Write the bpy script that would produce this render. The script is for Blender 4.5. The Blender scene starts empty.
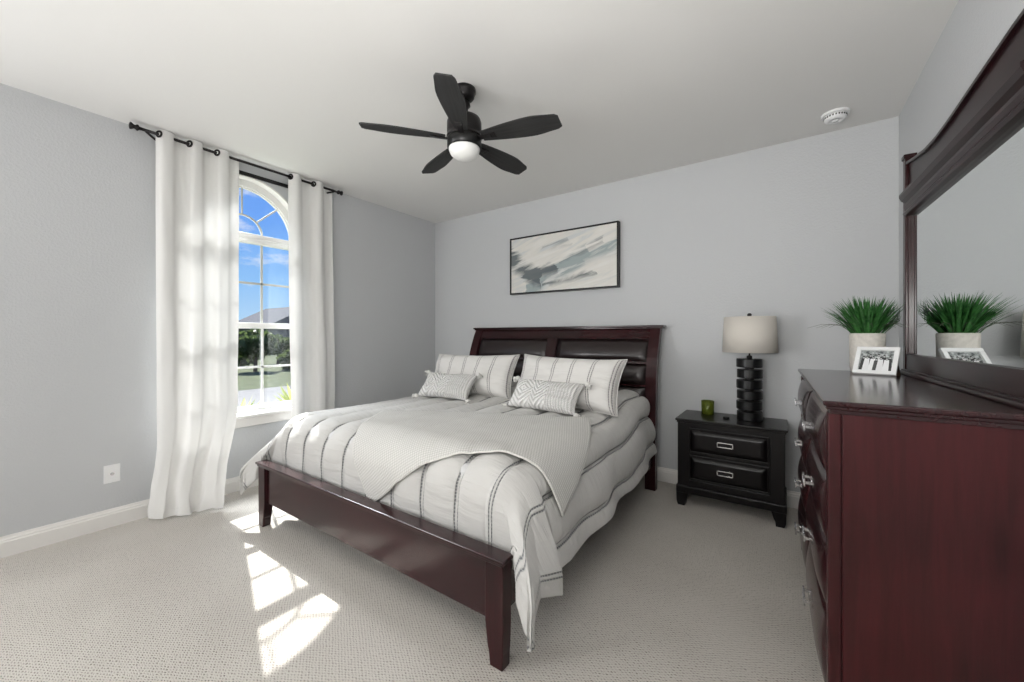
import bpy, bmesh, math, random
from mathutils import Vector, Matrix, Euler, noise

PI = math.pi
R = math.radians
sc = bpy.context.scene
COL = sc.collection
random.seed(7)

# ------------------------------------------------------------------ camera
CAM_H = 1.28
cam_d = bpy.data.cameras.new('camera')
cam_d.sensor_width = 36.0
cam_d.lens = 393.0 * 36.0 / 1024.0
cam_d.shift_y = -5.0 / 1024.0
cam_d.clip_start = 0.02
cam_d.clip_end = 500
cam = bpy.data.objects.new('camera', cam_d)
COL.objects.link(cam)
cam.location = (0, 0, CAM_H)
cam.rotation_euler = (R(90), 0, R(34.8))
sc.camera = cam

# ------------------------------------------------------------------ colour management
sc.view_settings.view_transform = 'Standard'
sc.view_settings.look = 'None'
sc.view_settings.gamma = 1.0
sc.view_settings.use_curve_mapping = False
sc.view_settings.exposure = 0.06

# ------------------------------------------------------------------ sky
world = bpy.data.worlds.new('sky')
sc.world = world
world.use_nodes = True
wn, wl = world.node_tree.nodes, world.node_tree.links
wn.clear()
w_out = wn.new('ShaderNodeOutputWorld')
w_bg = wn.new('ShaderNodeBackground')
w_tc = wn.new('ShaderNodeTexCoord')
w_sep = wn.new('ShaderNodeSeparateXYZ')
w_rmp = wn.new('ShaderNodeValToRGB')
e = w_rmp.color_ramp.elements
e[0].position = 0.0; e[0].color = (0.55, 0.78, 1.0, 1)
e[1].position = 0.5; e[1].color = (0.10, 0.27, 0.85, 1)
k = e.new(0.12); k.color = (0.30, 0.58, 1.0, 1)
k = e.new(0.25); k.color = (0.16, 0.40, 0.98, 1)
wl.new(w_tc.outputs['Generated'], w_sep.inputs[0])
wl.new(w_sep.outputs['Z'], w_rmp.inputs[0])
w_map = wn.new('ShaderNodeMapping'); w_map.inputs['Scale'].default_value = (1.0, 1.0, 2.6)
w_map.inputs['Location'].default_value = (0.3, 0.15, 0.2)
w_ns = wn.new('ShaderNodeTexNoise'); w_ns.inputs['Scale'].default_value = 4.2
w_ns.inputs['Detail'].default_value = 7; w_ns.inputs['Roughness'].default_value = 0.6
w_cr = wn.new('ShaderNodeValToRGB')
w_cr.color_ramp.elements[0].position = 0.53; w_cr.color_ramp.elements[0].color = (0, 0, 0, 1)
w_cr.color_ramp.elements[1].position = 0.66; w_cr.color_ramp.elements[1].color = (1, 1, 1, 1)
w_mx = wn.new('ShaderNodeMix'); w_mx.data_type = 'RGBA'
w_mx.inputs[7].default_value = (1.0, 1.0, 1.05, 1)
wl.new(w_tc.outputs['Generated'], w_map.inputs[0])
wl.new(w_map.outputs[0], w_ns.inputs['Vector'])
wl.new(w_ns.outputs['Fac'], w_cr.inputs[0])
wl.new(w_cr.outputs[0], w_mx.inputs[0])
wl.new(w_rmp.outputs[0], w_mx.inputs[6])
wl.new(w_mx.outputs[2], w_bg.inputs['Color'])
w_bg.inputs['Strength'].default_value = 1.0
wl.new(w_bg.outputs[0], w_out.inputs[0])

# ------------------------------------------------------------------ sun
sd = bpy.data.lights.new('sun', 'SUN')
sd.energy = 10.0
sd.angle = R(0.6)
sd.color = (1.0, 0.97, 0.93)
sun = bpy.data.objects.new('sun', sd)
COL.objects.link(sun)
sun.location = (-12, 4, 12)
sun.rotation_euler = Vector((0.875, -0.288, -1.0)).to_track_quat('-Z', 'Y').to_euler()

# ------------------------------------------------------------------ fill lamps added out of view to brighten the room
def area(name, loc, direction, sx, sy, power, col=(1, 1, 1)):
    d = bpy.data.lights.new(name, 'AREA')
    d.shape = 'RECTANGLE'; d.size = sx; d.size_y = sy
    d.energy = power; d.color = col
    o = bpy.data.objects.new(name, d)
    COL.objects.link(o)
    o.location = loc
    o.rotation_euler = Vector(direction).to_track_quat('-Z', 'Z').to_euler()
    return o
area('added_fill_left', (-3.68, -1.25, 1.45), (1, 0.35, 0.1), 1.3, 1.7, 102, (0.98, 0.99, 1.0))  # added side fill, in place of a window that is not modelled
area('added_fill_front', (-1.6, -2.26, 1.5), (0, 1, 0.12), 2.4, 1.6, 28, (1.0, 0.99, 0.97))  # added weak frontal fill, no window in this wall
# lamp added behind the camera, aimed at the ceiling to light the bed top
area('added_ceiling_fill', (-0.35, -0.55, 1.55), (0.15, 0.9, 1.3), 0.8, 0.8, 50, (1.0, 0.985, 0.96))
# lamp added high above the lawn, brightening the bed through the arched window
area('added_sky_fill', (-6.4, 1.45, 5.6), (2.7, 0.0, -4.0), 3.0, 3.0, 1700, (0.93, 0.97, 1.0))

# ================================================================== helpers
def new_mat(name):
    m = bpy.data.materials.new(name)
    m.use_nodes = True
    nt = m.node_tree
    b = nt.nodes['Principled BSDF']
    return m, nt, b

def nd(nt, typ, **kw):
    n = nt.nodes.new('ShaderNode' + typ)
    for k_, v_ in kw.items():
        if k_.startswith('i_'):
            n.inputs[k_[2:].replace('_', ' ')].default_value = v_
        else:
            setattr(n, k_, v_)
    return n

def ramp(nt, stops, src=None):
    r = nt.nodes.new('ShaderNodeValToRGB')
    el = r.color_ramp.elements
    while len(el) < len(stops):
        el.new(0.5)
    for q, (p, c) in zip(el, stops):
        q.position = p
        q.color = (c[0], c[1], c[2], 1) if not isinstance(c, (int, float)) else (c, c, c, 1)
    if src is not None:
        nt.links.new(src, r.inputs[0])
    return r

def math_n(nt, op, a, b=None, c=None):
    n = nt.nodes.new('ShaderNodeMath'); n.operation = op
    for i, v in enumerate((a, b, c)):
        if v is None: continue
        if isinstance(v, (int, float)): n.inputs[i].default_value = v
        else: nt.links.new(v, n.inputs[i])
    return n.outputs[0]

def mixc(nt, fac, a, b):
    n = nt.nodes.new('ShaderNodeMix'); n.data_type = 'RGBA'
    for idx, v in ((0, fac), (6, a), (7, b)):
        if isinstance(v, (int, float)): n.inputs[idx].default_value = v
        elif isinstance(v, tuple): n.inputs[idx].default_value = (v[0], v[1], v[2], 1)
        else: nt.links.new(v, n.inputs[idx])
    return n.outputs[2]

def bump(nt, b, height, strength=0.3, dist=0.01, normal=None):
    n = nt.nodes.new('ShaderNodeBump')
    n.inputs['Strength'].default_value = strength
    n.inputs['Distance'].default_value = dist
    nt.links.new(height, n.inputs['Height'])
    if normal is not None: nt.links.new(normal, n.inputs['Normal'])
    nt.links.new(n.outputs[0], b.inputs['Normal'])
    return n.outputs[0]

def simple(name, col, rough=0.5, metal=0.0, spec=0.5, coat=0.0, noise_amt=0.0, noise_scale=20, bump_s=0.0, bump_scale=200, sheen=0.0):
    m, nt, b = new_mat(name)
    b.inputs['Base Color'].default_value = (*col, 1)
    b.inputs['Roughness'].default_value = rough
    b.inputs['Metallic'].default_value = metal
    b.inputs['Specular IOR Level'].default_value = spec
    b.inputs['Coat Weight'].default_value = coat
    b.inputs['Sheen Weight'].default_value = sheen
    tc = nd(nt, 'TexCoord')
    if noise_amt > 0:
        n = nd(nt, 'TexNoise', i_Scale=noise_scale, i_Detail=5.0)
        nt.links.new(tc.outputs['Object'], n.inputs['Vector'])
        lo = tuple(c * (1 - noise_amt) for c in col); hi = tuple(min(1, c * (1 + noise_amt)) for c in col)
        r = ramp(nt, [(0.3, lo), (0.7, hi)], n.outputs['Fac'])
        nt.links.new(r.outputs[0], b.inputs['Base Color'])
    if bump_s > 0:
        n = nd(nt, 'TexNoise', i_Scale=bump_scale, i_Detail=3.0)
        nt.links.new(tc.outputs['Object'], n.inputs['Vector'])
        bump(nt, b, n.outputs['Fac'], bump_s, 0.004)
    return m

def wood(name, dark, light, rough=0.3, axis='X', coat=0.3, scale=6.0, stretch=14.0):
    """grain running along axis"""
    m, nt, b = new_mat(name)
    tc = nd(nt, 'TexCoord'); mp = nd(nt, 'Mapping')
    s = [scale * stretch / 6] * 3
    s['XYZ'.index(axis)] = scale / 6
    mp.inputs['Scale'].default_value = s
    nt.links.new(tc.outputs['Object'], mp.inputs[0])
    n = nd(nt, 'TexNoise', i_Scale=3.0, i_Detail=8.0, i_Roughness=0.6, i_Distortion=0.6)
    nt.links.new(mp.outputs[0], n.inputs['Vector'])
    n2 = nd(nt, 'TexNoise', i_Scale=2.2, i_Detail=2.0)
    nt.links.new(tc.outputs['Object'], n2.inputs['Vector'])
    f = math_n(nt, 'MULTIPLY_ADD', n2.outputs['Fac'], 0.5, math_n(nt, 'MULTIPLY', n.outputs['Fac'], 0.5))
    r = ramp(nt, [(0.35, dark), (0.65, light)], f)
    nt.links.new(r.outputs[0], b.inputs['Base Color'])
    b.inputs['Roughness'].default_value = rough
    b.inputs['Coat Weight'].default_value = coat
    b.inputs['Coat Roughness'].default_value = 0.12
    b.inputs['Specular IOR Level'].default_value = 0.3
    bump(nt, b, n.outputs['Fac'], 0.02, 0.003)
    return m

ROOT = {}
def finish(bm, name, m, parent=None, smooth=False, world=True, auto=None):
    me = bpy.data.meshes.new(name)
    if parent is not None and world:
        r = parent
        while r.parent is not None: r = r.parent
        bm.transform(ROOT[r.name].inverted())
    bmesh.ops.recalc_face_normals(bm, faces=bm.faces) if auto is None else None
    bm.to_mesh(me); bm.free()
    o = bpy.data.objects.new(name, me)
    COL.objects.link(o)
    if m is not None:
        for mm in (m if isinstance(m, (list, tuple)) else [m]):
            me.materials.append(mm)
    if smooth:
        for p in me.polygons: p.use_smooth = True
    if parent is not None: o.parent = parent
    return o

def thing(name, label, cat, loc=(0, 0, 0), rotz=0.0, group=None):
    o = bpy.data.objects.new(name, None)
    COL.objects.link(o)
    o.empty_display_size = 0.1
    o.location = loc; o.rotation_euler = (0, 0, rotz)
    ROOT[o.name] = Matrix.Translation(loc) @ Matrix.Rotation(rotz, 4, 'Z')
    tag(o, label, cat, group)
    return o

def tag(o, label, cat, group=None, kind=None):
    o['label'] = label; o['category'] = cat
    if group: o['group'] = group
    if kind: o['kind'] = kind
    return o

def struct(bm, name, m, label=None, cat=None, parent=None, smooth=False):
    o = finish(bm, name, m, parent, smooth)
    o['kind'] = 'structure'
    if label: o['label'] = label
    if cat: o['category'] = cat
    return o

def box(bm, x0, x1, y0, y1, z0, z1, bev=0.0, seg=2, M=None):
    r = bmesh.ops.create_cube(bm, size=1.0)
    vs = r['verts']
    for v in vs:
        v.co = Vector((x0 + (v.co.x + .5) * (x1 - x0), y0 + (v.co.y + .5) * (y1 - y0), z0 + (v.co.z + .5) * (z1 - z0)))
    if bev > 0:
        es = list({e_ for v in vs for e_ in v.link_edges})
        q = bmesh.ops.bevel(bm, geom=es, offset=bev, segments=seg, affect='EDGES', profile=0.5)
        vs = list({v for f in q['faces'] for v in f.verts} | {v for v in vs if v.is_valid})
    if M is not None:
        for v in vs: v.co = M @ v.co
    return vs

def lathe(bm, prof, seg=32, c=(0, 0, 0), M=None, cap=True):
    rings = []
    for (r, z) in prof:
        ring = []
        for i in range(seg):
            a = 2 * PI * i / seg
            p = Vector((r * math.cos(a), r * math.sin(a), z))
            if M is not None: p = M @ p
            ring.append(bm.verts.new(p + Vector(c)))
        rings.append(ring)
    for a, b in zip(rings, rings[1:]):
        for i in range(seg):
            j = (i + 1) % seg
            bm.faces.new((a[i], a[j], b[j], b[i]))
    if cap:
        bm.faces.new(rings[0][::-1]); bm.faces.new(rings[-1])
    return rings

def tube(bm, pts, rad, seg=8, cap=True):
    pts = [Vector(p) for p in pts]
    rads = rad if isinstance(rad, (list, tuple)) else [rad] * len(pts)
    rings = []
    prev = None
    for i, p in enumerate(pts):
        if i == 0: t = pts[1] - p
        elif i == len(pts) - 1: t = p - pts[i - 1]
        else: t = pts[i + 1] - pts[i - 1]
        t.normalize()
        if prev is None:
            up = Vector((0, 0, 1)) if abs(t.z) < 0.9 else Vector((1, 0, 0))
            n = t.cross(up).normalized()
        else:
            n = (prev - t * prev.dot(t)).normalized()
        prev = n
        b = t.cross(n)
        rings.append([bm.verts.new(p + (n * math.cos(2 * PI * k_ / seg) + b * math.sin(2 * PI * k_ / seg)) * rads[i]) for k_ in range(seg)])
    for a, b in zip(rings, rings[1:]):
        for i in range(seg):
            j = (i + 1) % seg
            bm.faces.new((a[i], a[j], b[j], b[i]))
    if cap:
        bm.faces.new(rings[0][::-1]); bm.faces.new(rings[-1])

def prism(bm, poly, axis, a0, a1):
    """poly: list of 2D points; axis 'X': (y,z), 'Y': (x,z), 'Z': (x,y)"""
    def P(p, a):
        if axis == 'X': return Vector((a, p[0], p[1]))
        if axis == 'Y': return Vector((p[0], a, p[1]))
        return Vector((p[0], p[1], a))
    A = [bm.verts.new(P(p, a0)) for p in poly]
    B = [bm.verts.new(P(p, a1)) for p in poly]
    n = len(poly)
    bm.faces.new(A[::-1]); bm.faces.new(B)
    for i in range(n):
        j = (i + 1) % n
        bm.faces.new((A[i], A[j], B[j], B[i]))

def grid(bm, nu, nv, fn, uvfn=None, flip=False):
    vs = [[bm.verts.new(fn(i / (nu - 1), j / (nv - 1))) for j in range(nv)] for i in range(nu)]
    uvl = bm.loops.layers.uv.verify() if uvfn else None
    for i in range(nu - 1):
        for j in range(nv - 1):
            idx = [(i, j), (i + 1, j), (i + 1, j + 1), (i, j + 1)]
            if flip: idx = idx[::-1]
            f = bm.faces.new([vs[a][b] for a, b in idx])
            f.smooth = True
            if uvl:
                for lp, (a, b) in zip(f.loops, idx):
                    lp[uvl].uv = uvfn(a / (nu - 1), b / (nv - 1))
    return vs

def lerp(a, b, t): return a + (b - a) * t
def sst(a, b, x):
    t = max(0.0, min(1.0, (x - a) / (b - a)))
    return t * t * (3 - 2 * t)

# ================================================================== materials
def wall_mat(name, col, bs=0.25):
    m, nt, b = new_mat(name)
    b.inputs['Base Color'].default_value = (*col, 1)
    b.inputs['Roughness'].default_value = 0.65
    b.inputs['Specular IOR Level'].default_value = 0.25
    tc = nd(nt, 'TexCoord')
    n = nd(nt, 'TexNoise', i_Scale=75.0, i_Detail=4.0, i_Roughness=0.6)
    nt.links.new(tc.outputs['Object'], n.inputs['Vector'])
    r = ramp(nt, [(0.42, 0.0), (0.62, 1.0)], n.outputs['Fac'])
    bump(nt, b, r.outputs[0], bs, 0.004)
    return m
M_WALL = wall_mat('wall_paint', (0.565, 0.574, 0.584), 0.22)
M_CEIL = wall_mat('ceiling_paint', (0.78, 0.77, 0.75), 0.05)
M_TRIM = simple('trim_paint', (0.80, 0.78, 0.75), 0.35, spec=0.4)
M_WINW = simple('window_vinyl', (0.82, 0.81, 0.78), 0.35)
M_MUNT = simple('muntin_grey', (0.50, 0.50, 0.46), 0.4)
M_PLAST = simple('white_plastic', (0.85, 0.85, 0.85), 0.3)
M_DKMET = simple('dark_bronze_metal', (0.018, 0.016, 0.016), 0.35, metal=0.6)
M_BLACK = simple('black_paint', (0.006, 0.006, 0.006), 0.32, spec=0.35)
M_CHROME = simple('brushed_nickel', (0.62, 0.62, 0.63), 0.22, metal=1.0)
M_CHERRY_Z = wood('cherry_wood_vertical', (0.020, 0.0035, 0.004), (0.058, 0.0095, 0.011), 0.34, 'Z', 0.06)
M_CHERRY_Y = wood('cherry_wood_length', (0.012, 0.004, 0.005), (0.032, 0.009, 0.010), 0.20, 'Y', 0.4)
M_CHERRY_X = wood('mahogany_wood', (0.012, 0.003, 0.004), (0.036, 0.007, 0.009), 0.24, 'X', 0.3)
M_CHERRY_P = wood('mahogany_wood_post', (0.012, 0.0028, 0.0035), (0.036, 0.006, 0.008), 0.28, 'Z', 0.15)
M_LEATHER = simple('brown_leather', (0.017, 0.010, 0.010), 0.30, coat=0.15, bump_s=0.12, bump_scale=260)
M_ESPR = simple('espresso_paint', (0.0040, 0.0030, 0.0035), 0.30, spec=0.3, coat=0.05, bump_s=0.05, bump_scale=90)
M_DARKIN = simple('shadow_gap_paint', (0.006, 0.005, 0.005), 0.7)

def carpet_mat():
    m, nt, b = new_mat('loop_carpet')
    tc = nd(nt, 'TexCoord'); sp = nd(nt, 'SeparateXYZ')
    wn_ = nd(nt, 'TexNoise', i_Scale=38.0, i_Detail=3.0)
    nt.links.new(tc.outputs['Object'], wn_.inputs['Vector'])
    va = nt.nodes.new('ShaderNodeVectorMath'); va.operation = 'MULTIPLY_ADD'
    nt.links.new(wn_.outputs['Color'], va.inputs[0]); va.inputs[1].default_value = (0.016, 0.013, 0)
    nt.links.new(tc.outputs['Object'], va.inputs[2])
    nt.links.new(va.outputs[0], sp.inputs[0])
    kx, ky = 2 * PI / 0.0225, 2 * PI / 0.0135
    sx = math_n(nt, 'SINE', math_n(nt, 'MULTIPLY', sp.outputs['X'], kx))
    sy = math_n(nt, 'SINE', math_n(nt, 'MULTIPLY', sp.outputs['Y'], ky))
    pr = math_n(nt, 'MULTIPLY', sx, sy)
    rows = math_n(nt, 'COSINE', math_n(nt, 'MULTIPLY', sp.outputs['Y'], ky * 2))
    cell = nd(nt, 'TexNoise', i_Scale=75.0, i_Detail=1.0)
    nt.links.new(tc.outputs['Object'], cell.inputs['Vector'])
    pr = math_n(nt, 'MULTIPLY', pr, ramp(nt, [(0.35, 0.1), (0.62, 1.0)], cell.outputs['Fac']).outputs[0])
    h = math_n(nt, 'MULTIPLY_ADD', rows, 0.22, pr)
    f = ramp(nt, [(0.0, 0.0), (0.42, 0.75), (1.0, 1.0)], math_n(nt, 'MULTIPLY_ADD', h, 0.5, 0.45))
    fine = nd(nt, 'TexNoise', i_Scale=420.0, i_Detail=2.0)
    nt.links.new(tc.outputs['Object'], fine.inputs['Vector'])
    big = nd(nt, 'TexNoise', i_Scale=2.0, i_Detail=3.0)
    nt.links.new(tc.outputs['Object'], big.inputs['Vector'])
    g = math_n(nt, 'MULTIPLY_ADD', fine.outputs['Fac'], 0.62, math_n(nt, 'MULTIPLY_ADD', big.outputs['Fac'], 0.25, math_n(nt, 'MULTIPLY', f.outputs[0], 0.6)))
    c = ramp(nt, [(0.32, (0.10, 0.088, 0.074)), (0.64, (0.46, 0.428, 0.385)), (1.0, (0.66, 0.625, 0.58))], g)
    nt.links.new(c.outputs[0], b.inputs['Base Color'])
    b.inputs['Roughness'].default_value = 0.95
    b.inputs['Specular IOR Level'].default_value = 0.1
    bump(nt, b, g, 0.7, 0.006)
    return m
M_CARPET = carpet_mat()

def fabric(name, col, trans=0.0, weave=900.0, bs=0.15):
    m, nt, b = new_mat(name)
    b.inputs['Base Color'].default_value = (*col, 1)
    b.inputs['Roughness'].default_value = 0.9
    b.inputs['Specular IOR Level'].default_value = 0.15
    tc = nd(nt, 'TexCoord')
    n = nd(nt, 'TexNoise', i_Scale=weave, i_Detail=2.0)
    nt.links.new(tc.outputs['Object'], n.inputs['Vector'])
    bump(nt, b, n.outputs['Fac'], bs, 0.002)
    if trans > 0:
        out = nt.nodes['Material Output']
        t = nd(nt, 'BsdfTranslucent'); t.inputs['Color'].default_value = (*col, 1)
        mx = nd(nt, 'MixShader'); mx.inputs[0].default_value = trans
        nt.links.new(b.outputs[0], mx.inputs[1]); nt.links.new(t.outputs[0], mx.inputs[2])
        nt.links.new(mx.outputs[0], out.inputs[0])
    return m
M_CURTAIN = fabric('white_linen_curtain', (0.80, 0.79, 0.77), 0.10)
M_SHADE = fabric('linen_lamp_shade', (0.80, 0.755, 0.69), 0.2, 500)

def quilt_mat(name, col, seam_col, spacing, u0, ruche=1.0, single=False):
    """quilted cotton; UV.x = metres across, UV.y = metres along"""
    m, nt, b = new_mat(name)
    uv = nd(nt, 'UVMap'); sp = nd(nt, 'SeparateXYZ')
    nt.links.new(uv.outputs[0], sp.inputs[0])
    t = math_n(nt, 'MULTIPLY', math_n(nt, 'SUBTRACT', sp.outputs['X'], u0), 1.0 / spacing)
    fr = math_n(nt, 'FRACT', math_n(nt, 'ADD', t, 0.5))
    d = math_n(nt, 'MULTIPLY', math_n(nt, 'ABSOLUTE', math_n(nt, 'SUBTRACT', fr, 0.5)), spacing)  # metres from seam
    # two stitch lines 9 mm either side
    if single: dd = d
    else: dd = math_n(nt, 'ABSOLUTE', math_n(nt, 'SUBTRACT', d, 0.0095))
    line = math_n(nt, 'SUBTRACT', 1.0, math_n(nt, 'MINIMUM', math_n(nt, 'MULTIPLY', dd, 1 / 0.0052), 1.0))
    dash = math_n(nt, 'GREATER_THAN', math_n(nt, 'SINE', math_n(nt, 'MULTIPLY', sp.outputs['Y'], 2 * PI / 0.017)), -0.45)
    lf = math_n(nt, 'MULTIPLY', line, math_n(nt, 'MULTIPLY_ADD', dash, 0.5, 0.5))
    n = nd(nt, 'TexNoise', i_Scale=9.0, i_Detail=3.0); nt.links.new(uv.outputs[0], n.inputs['Vector'])
    base = mixc(nt, n.outputs['Fac'], tuple(c * 0.95 for c in col), col)
    cc = mixc(nt, math_n(nt, 'MINIMUM', math_n(nt, 'MULTIPLY', lf, 1.1), 0.95), base, seam_col)
    nt.links.new(cc, b.inputs['Base Color'])
    b.inputs['Roughness'].default_value = 0.75
    b.inputs['Specular IOR Level'].default_value = 0.25
    b.inputs['Sheen Weight'].default_value = 0.15
    # ruching: wrinkles across the stripes, strongest close to the seams
    mp = nd(nt, 'Mapping'); mp.inputs['Scale'].default_value = (5.0, 38.0, 1)
    nt.links.new(uv.outputs[0], mp.inputs[0])
    rn = nd(nt, 'TexNoise', i_Scale=1.0, i_Detail=3.0, i_Distortion=0.4); nt.links.new(mp.outputs[0], rn.inputs['Vector'])
    near = math_n(nt, 'SUBTRACT', 1.0, math_n(nt, 'MINIMUM', math_n(nt, 'MULTIPLY', d, 2.2 / spacing), 1.0))
    h = math_n(nt, 'MULTIPLY', rn.outputs['Fac'], math_n(nt, 'MULTIPLY_ADD', near, 0.9, 0.25))
    h2 = math_n(nt, 'SUBTRACT', h, math_n(nt, 'MULTIPLY', line, 0.45))
    bump(nt, b, h2, 0.8 * ruche, 0.014)
    return m
SEAM_SP, SEAM_U0 = 0.219, -0.99
M_COMF = quilt_mat('quilted_comforter', (0.58, 0.57, 0.55), (0.11, 0.12, 0.13), SEAM_SP, SEAM_U0)
M_SHAM = quilt_mat('quilted_sham', (0.70, 0.685, 0.66), (0.17, 0.15, 0.16), 0.16, 0.0, 0.7)

def throw_mat():
    m, nt, b = new_mat('waffle_knit_throw')
    uv = nd(nt, 'UVMap'); sp = nd(nt, 'SeparateXYZ'); nt.links.new(uv.outputs[0], sp.inputs[0])
    sx = math_n(nt, 'ABSOLUTE', math_n(nt, 'SINE', math_n(nt, 'MULTIPLY', sp.outputs['X'], PI / 0.014)))
    sy = math_n(nt, 'ABSOLUTE', math_n(nt, 'SINE', math_n(nt, 'MULTIPLY', sp.outputs['Y'], PI / 0.017)))
    h = math_n(nt, 'MULTIPLY', sx, sy)
    c = ramp(nt, [(0.0, (0.46, 0.45, 0.43)), (0.4, (0.64, 0.63, 0.605)), (1.0, (0.68, 0.67, 0.645))], h)
    nt.links.new(c.outputs[0], b.inputs['Base Color'])
    b.inputs['Roughness'].default_value = 0.95; b.inputs['Specular IOR Level'].default_value = 0.1
    bump(nt, b, h, 0.45, 0.004)
    return m
M_THROW = throw_mat()
M_THROWEDGE = fabric('knit_edge', (0.70, 0.69, 0.65))

def lumbar_mat():
    """left part diamonds and zigzags, right part close vertical ribs (UV 0..1)"""
    m, nt, b = new_mat('tufted_cotton')
    uv = nd(nt, 'UVMap'); sp = nd(nt, 'SeparateXYZ'); nt.links.new(uv.outputs[0], sp.inputs[0])
    X, Y = sp.outputs['X'], sp.outputs['Y']
    # zigzag: |tri(x)| + y
    tri = math_n(nt, 'ABSOLUTE', math_n(nt, 'SUBTRACT', math_n(nt, 'FRACT', math_n(nt, 'MULTIPLY', X, 3.4)), 0.5))
    zy = math_n(nt, 'SUBTRACT', Y, math_n(nt, 'MULTIPLY', tri, 0.75))
    zig = math_n(nt, 'ABSOLUTE', math_n(nt, 'SINE', math_n(nt, 'MULTIPLY', zy, PI * 7.0)))
    dm = math_n(nt, 'ADD', math_n(nt, 'MULTIPLY', math_n(nt, 'ABSOLUTE', math_n(nt, 'SUBTRACT', X, 0.20)), 1.9), math_n(nt, 'ABSOLUTE', math_n(nt, 'SUBTRACT', Y, 0.55)))
    dia = math_n(nt, 'ABSOLUTE', math_n(nt, 'SINE', math_n(nt, 'MULTIPLY', dm, PI * 7.0)))
    rib = math_n(nt, 'ABSOLUTE', math_n(nt, 'SINE', math_n(nt, 'MULTIPLY', X, PI * 26.0)))
    knot = math_n(nt, 'MULTIPLY_ADD', math_n(nt, 'SINE', math_n(nt, 'MULTIPLY', Y, PI * 44.0)), 0.25, 0.75)
    rib = math_n(nt, 'MULTIPLY', rib, knot)
    a = math_n(nt, 'LESS_THAN', X, 0.36)
    r = math_n(nt, 'GREATER_THAN', X, 0.60)
    m1 = nt.nodes.new('ShaderNodeMix'); nt.links.new(a, m1.inputs[0]); nt.links.new(zig, m1.inputs[2]); nt.links.new(dia, m1.inputs[3])
    m2 = nt.nodes.new('ShaderNodeMix'); nt.links.new(r, m2.inputs[0]); nt.links.new(m1.outputs[0], m2.inputs[2]); nt.links.new(rib, m2.inputs[3])
    h = m2.outputs[0]
    c = ramp(nt, [(0.0, (0.56, 0.55, 0.53)), (0.45, (0.74, 0.73, 0.71)), (1.0, (0.82, 0.81, 0.79))], h)
    nt.links.new(c.outputs[0], b.inputs['Base Color'])
    b.inputs['Roughness'].default_value = 0.95; b.inputs['Specular IOR Level'].default_value = 0.1
    bump(nt, b, h, 0.9, 0.01)
    return m
M_LUMBAR = lumbar_mat()
M_TASSEL = fabric('cotton_tassel', (0.72, 0.71, 0.68), 0, 300, 0.5)
M_MATTRESS = simple('mattress_ticking', (0.6, 0.6, 0.6), 0.9)

def glass_mat(name, tint=(1, 1, 1), refl=0.06):
    m, nt, b = new_mat(name)
    out = nt.nodes['Material Output']
    t = nd(nt, 'BsdfTransparent'); t.inputs['Color'].default_value = (*tint, 1)
    g = nd(nt, 'BsdfGlossy'); g.inputs['Roughness'].default_value = 0.02
    mx = nd(nt, 'MixShader'); mx.inputs[0].default_value = refl
    nt.links.new(t.outputs[0], mx.inputs[1]); nt.links.new(g.outputs[0], mx.inputs[2])
    nt.links.new(mx.outputs[0], out.inputs[0])
    return m
M_GLASS = glass_mat('window_glass', (0.97, 0.98, 0.98), 0.04)

# ================================================================== ROOM
XL, XR, YB, YF, ZC = -3.72, 0.62, 3.61, -2.3, 2.74
T = 0.14
# window opening in the left wall
WY0, WY1, WZ0, WZS = 0.965, 1.925, 0.62, 2.150
WYC = (WY0 + WY1) / 2; WR = (WY1 - WY0) / 2
def arch(n=24, r=WR, yc=WYC, zs=WZS):
    return [(yc - r * math.cos(PI * i / n), zs + r * math.sin(PI * i / n)) for i in range(n + 1)]

bm = bmesh.new()
box(bm, XL - T, XR + T, YF - T, YB + T, -0.12, 0.0)
struct(bm, 'floor', M_CARPET, 'beige patterned loop carpet covering the bedroom floor', 'floor')
bm = bmesh.new()
box(bm, XL - T, XR + T, YF - T, YB + T, ZC, ZC + 0.12)
struct(bm, 'ceiling', M_CEIL, 'flat off-white ceiling', 'ceiling')
bm = bmesh.new(); box(bm, XL - T, XR + T, YB, YB + T, 0, ZC)
struct(bm, 'wall_back', M_WALL, 'pale grey wall behind the bed', 'wall')
bm = bmesh.new(); box(bm, XR, XR + T, YF, YB, 0, ZC)
struct(bm, 'wall_right', M_WALL, 'pale grey wall behind the mirror', 'wall')
bm = bmesh.new(); box(bm, XL - T, XR + T, YF - T, YF, 0, ZC)
struct(bm, 'wall_front', M_WALL, 'pale grey wall', 'wall')
# left wall with the arched hole
bm = bmesh.new()
box(bm, XL - T, XL, YF, WY0, 0, ZC)
box(bm, XL - T, XL, WY1, YB, 0, ZC)
box(bm, XL - T, XL, WY0, WY1, 0, WZ0)
ap = arch()
for (y0, z0), (y1, z1) in zip(ap, ap[1:]):
    prism(bm, [(y0, z0), (y1, z1), (y1, ZC), (y0, ZC)], 'X', XL - T, XL)
bmesh.ops.remove_doubles(bm, verts=bm.verts, dist=1e-5)
struct(bm, 'wall_left', M_WALL, 'grey wall with the arched window', 'wall')

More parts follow.
